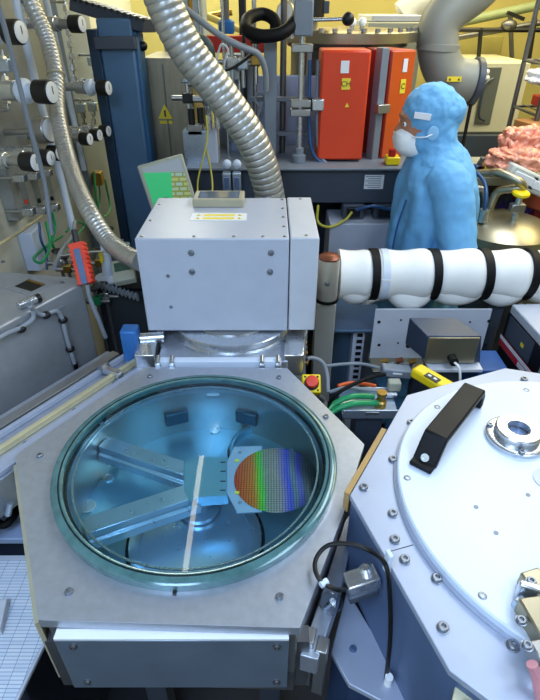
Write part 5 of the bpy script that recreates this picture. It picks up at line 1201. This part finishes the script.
slab(.13, .15, .006, .0075, -.09, -.075, 'yellow_mark', YLAB)
slab(.28, .295, .0005, .002, -.08, -.05, 'slot', BLACK)
MB().box(mp3(.17, -.06, -.30-.3), (.1, .1, .6)).build('stand', DARKG, md)
tg = thing('fitting_bundle', 'bundle of dark fittings and wires behind the controller module at the right edge', 'fittings', AY(532, 320, 1.85))
for i in range(8):
    q = AY(522+3*(i % 4)+(i//4)*2, 310+5*(i//2), 1.85+.02*(i % 3)); MB().cyl(q, q+Vector((.02*(i % 3-1), -.02, .03)), .014, seg=10).build('fitting', (DSTEEL, BLACK, POL, MIDG)[i % 4], tg)
MB().box(AY(534, 330, 1.92), (.2, .1, .12)).build('fitting_base', BLACKS, tg); q = AY(534, 330, 1.92); MB().box((q.x, q.y, (q.z-.06)/2), (.06, .06, q.z-.06)).build('stand', DARKG, tg)
q = AY(490, 375, 1.35); zt_b = q.z-.01; tag(MB().box((q.x+.03, q.y+.1, zt_b/2), (.10, .12, zt_b)).build('blue_cabinet', mat('royal_blue', '#24508c', 0, .4, .1, 10), None, .004), 'slim low blue cabinet between the instrument and the controller module', 'cabinet')

# ================================================================== RIGHT CHAMBER WITH WHITE LID
ZR = 1.15
LC = Vector((.622, .687, 0)); LR = .3667
va, vc, vd = AZ(350, 495, ZR), AZ(407, 395, ZR), AZ(505, 368, ZR)
vi, vj = AZ(450, 671, ZR), AZ(505, 712, ZR)
octp = [(va.x, va.y), (vc.x, vc.y), (vd.x, vd.y), (.93, 1.05), (1.09, .75), (1.02, .42), (.80, .22), (vj.x, vj.y), (vi.x, vi.y)]
rcm = thing('round_lid_chamber', 'pale aluminium chamber with dark blue sides and a big white round lid', 'vacuum chamber', (LC.x, LC.y, .7))
MB().prism(octp, ZR-.014, ZR).build('top_plate', PLATE, rcm, .0015)
MB().prism(scale_poly(octp, .992, (LC.x, LC.y)), .90, ZR-.0145).build('side_wall', NAVY, rcm, .001)
MB().prism(scale_poly(octp, .94, (LC.x, LC.y)), .45, .899).build('lower_body', STEEL, rcm, .002)
for lx, ly in ((.36, .62), (.62, .42), (.9, .62), (.62, .98)): MB().box((lx, ly, .225), (.07, .07, .45)).build('leg', DARKG, rcm, .003)
b = MB(); dl = Vector((vc.x-va.x, vc.y-va.y, 0)); nl = Vector((-dl.y, dl.x, 0)).normalized(); mid = Vector(((va.x+vc.x)/2, (va.y+vc.y)/2, 0))
mid = Vector((va.x, va.y, 0))+dl*.31; b.box(mid+nl*.008+Vector((0, 0, ZR-.03)), (dl.length*.60, .012, .055), Rz(math.atan2(dl.y, dl.x))); b.build('edge_strip', mat('tan_resin', '#b08d55', 0, .5, .06, 10), rcm, .001, label='beige resin strip')
MB().lathe([(LR+.006, ZR+.0003), (LR+.006, ZR+.004), (LR+.002, ZR+.005)], LC, seg=128).build('lid_seat', PLATE, rcm)
wl_ = MB().lathe([(LR, ZR+.0052), (LR, ZR+.017), (LR-.003, ZR+.020), (.0005, ZR+.020)], LC, seg=128).build('white_lid', WHITE, rcm, label='white round plastic lid')
ZL = ZR+.020
# seam on the plate
s0, s1 = AZ(388, 552, ZR), AZ(413, 545, ZR); dd = s1-s0; MB().box((s0+s1)/2+Vector((0, 0, .0004)), (dd.length, .0012, .0008), Rz(math.atan2(dd.y, dd.x))).build('plate_seam', BLACK, rcm)
bolts(rcm, [AZ(x, y, ZR) for x, y in ((364, 488), (393, 460), (393, 514), (395, 540), (405, 560), (437, 579), (443, 628), (513, 646), (411, 423), (524, 380))], .0085, .007)
bolts(wl_, [AZ(x, y, ZL-.003) for x, y in ((407, 479), (437, 408), (526, 391), (482, 597))], .0075, .004, POL, 'lid_screw')
for x, y in ((476, 507), (496, 533), (528, 495)): p = AZ(x, y, ZL); MB().lathe([(.0045, 0), (.0045, .0008)], p, seg=16).build('lid_hole', MIDG, wl_)
# handle
hA, hB = AZ(424, 464, ZL), AZ(471, 404, ZL)
dh_ = (hB-hA); Lh = dh_.length; dn = dh_.normalized(); side = Vector((-dn.y, dn.x, 0)); H = .05
hn = MB().sweep_rect([hA+Vector((0,0,.001)), hA+dn*.02+Vector((0,0,H*.55)), hA+dn*.038+Vector((0,0,H)), hB-dn*.012+Vector((0,0,H)), hB-dn*.0+Vector((0,0,H*.6)), hB+Vector((0,0,.001))], .050, .017, side).build('handle', BLACKS, wl_, .004, segs=3)
pp = hA+dn*.002+Vector((0, 0, .022))
MB().box(hA-dn*.004+Vector((0,0,.006)), (.036, .048, .010), Rz(math.atan2(dn.y, dn.x))).build('handle_foot', BLACKS, wl_, .003)
nf = (Vector((0,0,H*.55)) + dn*.02).cross(side).normalized(); nf = nf if nf.dot(-dn) > 0 else -nf
MB().lathe([(.0085, 0), (.0085, .003), (.004, .003), (.004, .001)], hA+dn*.006+Vector((0,0,.014))+nf*.009, nf, 20).build('handle_screw', POL, wl_)
# viewport flange
vp = AZ(517, 434, ZL+.012)
vpo = MB().lathe([(.064, ZL), (.064, ZL+.009), (.060, ZL+.011), (.048, ZL+.011), (.048, ZL+.027), (.045, ZL+.030), (.024, ZL+.030), (.023, ZL+.010), (.0005, ZL+.008)], (vp.x, vp.y, 0), seg=64).build('viewport_flange', POL, wl_, label='polished steel viewport flange')
MB().lathe([(.0195, ZL+.0105), (.0195, ZL+.013), (.0005, ZL+.013)], (vp.x, vp.y, 0), seg=32).build('viewport_glass', NAVY, rcm)
bolts(vpo, [Vector((vp.x+.057*math.cos(a), vp.y+.057*math.sin(a), ZL+.011)) for a in (2.6, 4.5, .9)], .006, .005)
MB().lathe([(.03, ZL), (.03, ZL+.002), (.026, ZL+.002)], tuple(AZ(549, 480, ZL).xy)+(0,), seg=32).build('lid_ring', PLATE, wl_)
# latch assembly bottom right
lt = thing('hinge_latch', 'steel hinged latch block at the right edge of the white lid', 'latch', AZ(530, 630, ZL))
for (x, y, sx, sy, sz, m_, rz) in ((528, 590, .035, .05, .03, WARMST, .3), (531, 628, .04, .075, .034, WARMST, .15), (519, 614, .018, .05, .022, ALUB, .4), (523, 597, .05, .012, .04, POL, -.3), (534, 655, .04, .03, .03, STEEL, .2)):
    q = AZ(x, y, ZL+.012); MB().box((q.x+.014, q.y, ZL+.001+sz/2), (sx, sy, sz), Rz(rz)).build('latch_plate', m_, lt, .003)
bolts(lt, [AZ(531, 582, ZL+.032), AZ(527, 646, ZL+.034), AZ(521, 621, ZL+.024)], .007, .006)
hose('pink tube hanging from the hinge latch at the bottom right', [AZ(532, 664, ZL+.03), AZ(537, 678, ZL+.01), AZ(541, 700, ZL-.02), AZ(544, 715, ZL-.05)], .008, mat('pink_tube', '#c98a92', 0, .4, .08, 15), 'pink_tube', 'tube')
# corner bracket bottom
q = AZ(452, 684, ZR-.03); bt_ = thing('corner_clamp', 'dark corner clamp with a screw at the front corner of the white lid chamber', 'clamp', q)
MB().box(q+Vector((.02, -.028, -.02)), (.05, .03, .03), Rz(-.7)).build('clamp_body', NAVY, bt_, .003); MB().lathe([(.011, 0), (.011, .01), (.008, .012)], q+Vector((.012, -.034, -.005)), seg=20).build('clamp_screw', STEEL, bt_)
q = AZ(478, 705, ZR-.04); tag(MB().box(q, (.07, .03, .012), Rz(-.5)).build('cream_strip', CREAM, None, .002), 'cream strip at the bottom edge below the white lid chamber', 'strip')

# wall plane helper for things on the blue side wall
dw_ = Vector((vi.x-va.x, vi.y-va.y, 0)).normalized(); nw = Vector((dw_.y, -dw_.x, 0)); nw = nw if nw.x < 0 else -nw
def onwall(px, py, off=.004):
    d_ = _ray(px, py); base = Vector((va.x, va.y, 0))+nw*off; o_ = Vector((0,0,CH))
    t_ = (base-o_).dot(nw)/d_.dot(nw); return o_+d_*t_
# connector box on the wall with cable loop
cbx = onwall(362, 580, .03)
Rw = Matrix((dw_, -nw, Vector((0,0,1)))).transposed()
cx_ = thing('switch_connector', 'silver plated connector box with black cable loop on the blue chamber side', 'connector', cbx)
Rc = Rz(math.radians(12)) @ Matrix.Rotation(math.radians(-12), 3, 'Y')
MB().box(cbx, (.062, .036, .03), Rc).build('connector_shell', POL, cx_, .003)
MB().box(cbx+Vector((0, -.008, -.02)), (.058, .03, .018), Rc).build('connector_base', DARKG, cx_, .003)
MB().lathe([(.012, 0), (.012, .008), (.007, .012)], cbx+Rc @ Vector((.012, .006, .015)), Rc @ Vector((0, 0, 1)), 20).build('connector_screw', POL, cx_)
tabp = onwall(388, 562, .012); MB().box(tabp, (.016, .008, .05), Rw).build('mounting_tab', WHITE, cx_, .002)
MB().tube([cbx+Rc @ Vector((-.03, 0, -.005)), AZ(338, 590, 1.10), AZ(320, 580, 1.115), AZ(315, 562, 1.12), AZ(327, 546, 1.13), AZ(350, 544, 1.14), AZ(372, 552, 1.14), onwall(386, 566, .02), onwall(390, 600, .012), onwall(390, 640, .012), onwall(385, 690, .012), onwall(384, 720, .012)], .0042, 10).build('cable_loop', BLACK, cx_)
for q, L_2 in ((Vector(AZ(324, 583, 1.112)), .012), ):
    MB().cyl(q-Vector((.006, .004, 0)), q+Vector((.006, .004, 0)), .0062, seg=14).build('cable_sleeve', WHITE, cx_)
p = onwall(388, 682, .012); MB().cyl(p-Vector((0, 0, .02)), p+Vector((0, 0, .02)), .0075, seg=12).build('cable_marker', DIALW, cx_)
kn = thing('clear_knob', 'clear plastic thumb knob between the two chambers', 'knob', AZ(332, 605, 1.02)); q = AZ(332, 602, 1.03)
MB().lathe([(.012, -.03), (.02, -.02), (.021, 0), (.016, .008), (.01, .010)], q, (.2, -.3, 1), 10).build('knob_cap', CLEAR, kn); MB().lathe([(.006, -.06), (.006, .005)], q, (.2, -.3, 1), 12).build('knob_core', POL, kn)
# linking bracket between the two chambers
br_ = [tuple(AZ(x, y, .985).xy) for x, y in ((352, 512), (356, 520), (341, 590), (318, 660), (300, 655), (318, 605), (345, 520))]
lk = thing('linking_bracket', 'bright machined bracket filling the gap between the two chambers', 'bracket', AZ(325, 620, .98))
MB().prism(br_, .93, .985).build('bracket_plate', ALU, lk, .002)
for x, y, z_ in ((309, 640, .985), (322, 650, .97)): q = AZ(x, y, z_); MB().box(q+Vector((0, 0, -.06)), (.022, .03, .16), Rz(-.3)).build('bracket_leg', STEEL, lk, .002)
wd = [tuple(AZ(x, y, .90).xy) for x, y in ((347, 590), (331, 652), (349, 684), (410, 716), (408, 690))]
wg = thing('wedge_plate', 'pale wedge shaped plate below the blue side of the white lid chamber', 'plate', AZ(360, 680, .9))
MB().prism(wd, .885, .90).build('plate', PLATE, wg, .002); MB().prism(scale_poly(wd, .95, tuple(AZ(362, 680, .9).xy)), .6, .884).build('skirt', mat('deep_navy', '#25395a', .1, .45, .06, 8), wg)
bolts(wg, [AZ(353, 649, .90)], .006, .006, NAVY)

# ================================================================== CAMERA, WORLD, VIEW
cam = bpy.data.cameras.new('camera'); co = bpy.data.objects.new('camera', cam); COL.objects.link(co)
co.location = (0, 0, CH); co.rotation_euler = (PI/2-PITCH, 0, 0)
cam.sensor_fit = 'VERTICAL'; cam.sensor_height = 24; cam.lens = F/700*24; cam.clip_start = .05
SC.camera = co
w = bpy.data.worlds.new('world'); SC.world = w; w.use_nodes = True
w.node_tree.nodes['Background'].inputs[0].default_value = (.5, .6, .8, 1); w.node_tree.nodes['Background'].inputs[1].default_value = .3
SC.view_settings.view_transform = 'Standard'; SC.view_settings.look = 'None'; SC.view_settings.gamma = 1; SC.view_settings.use_curve_mapping = False
SC.view_settings.exposure = -.45
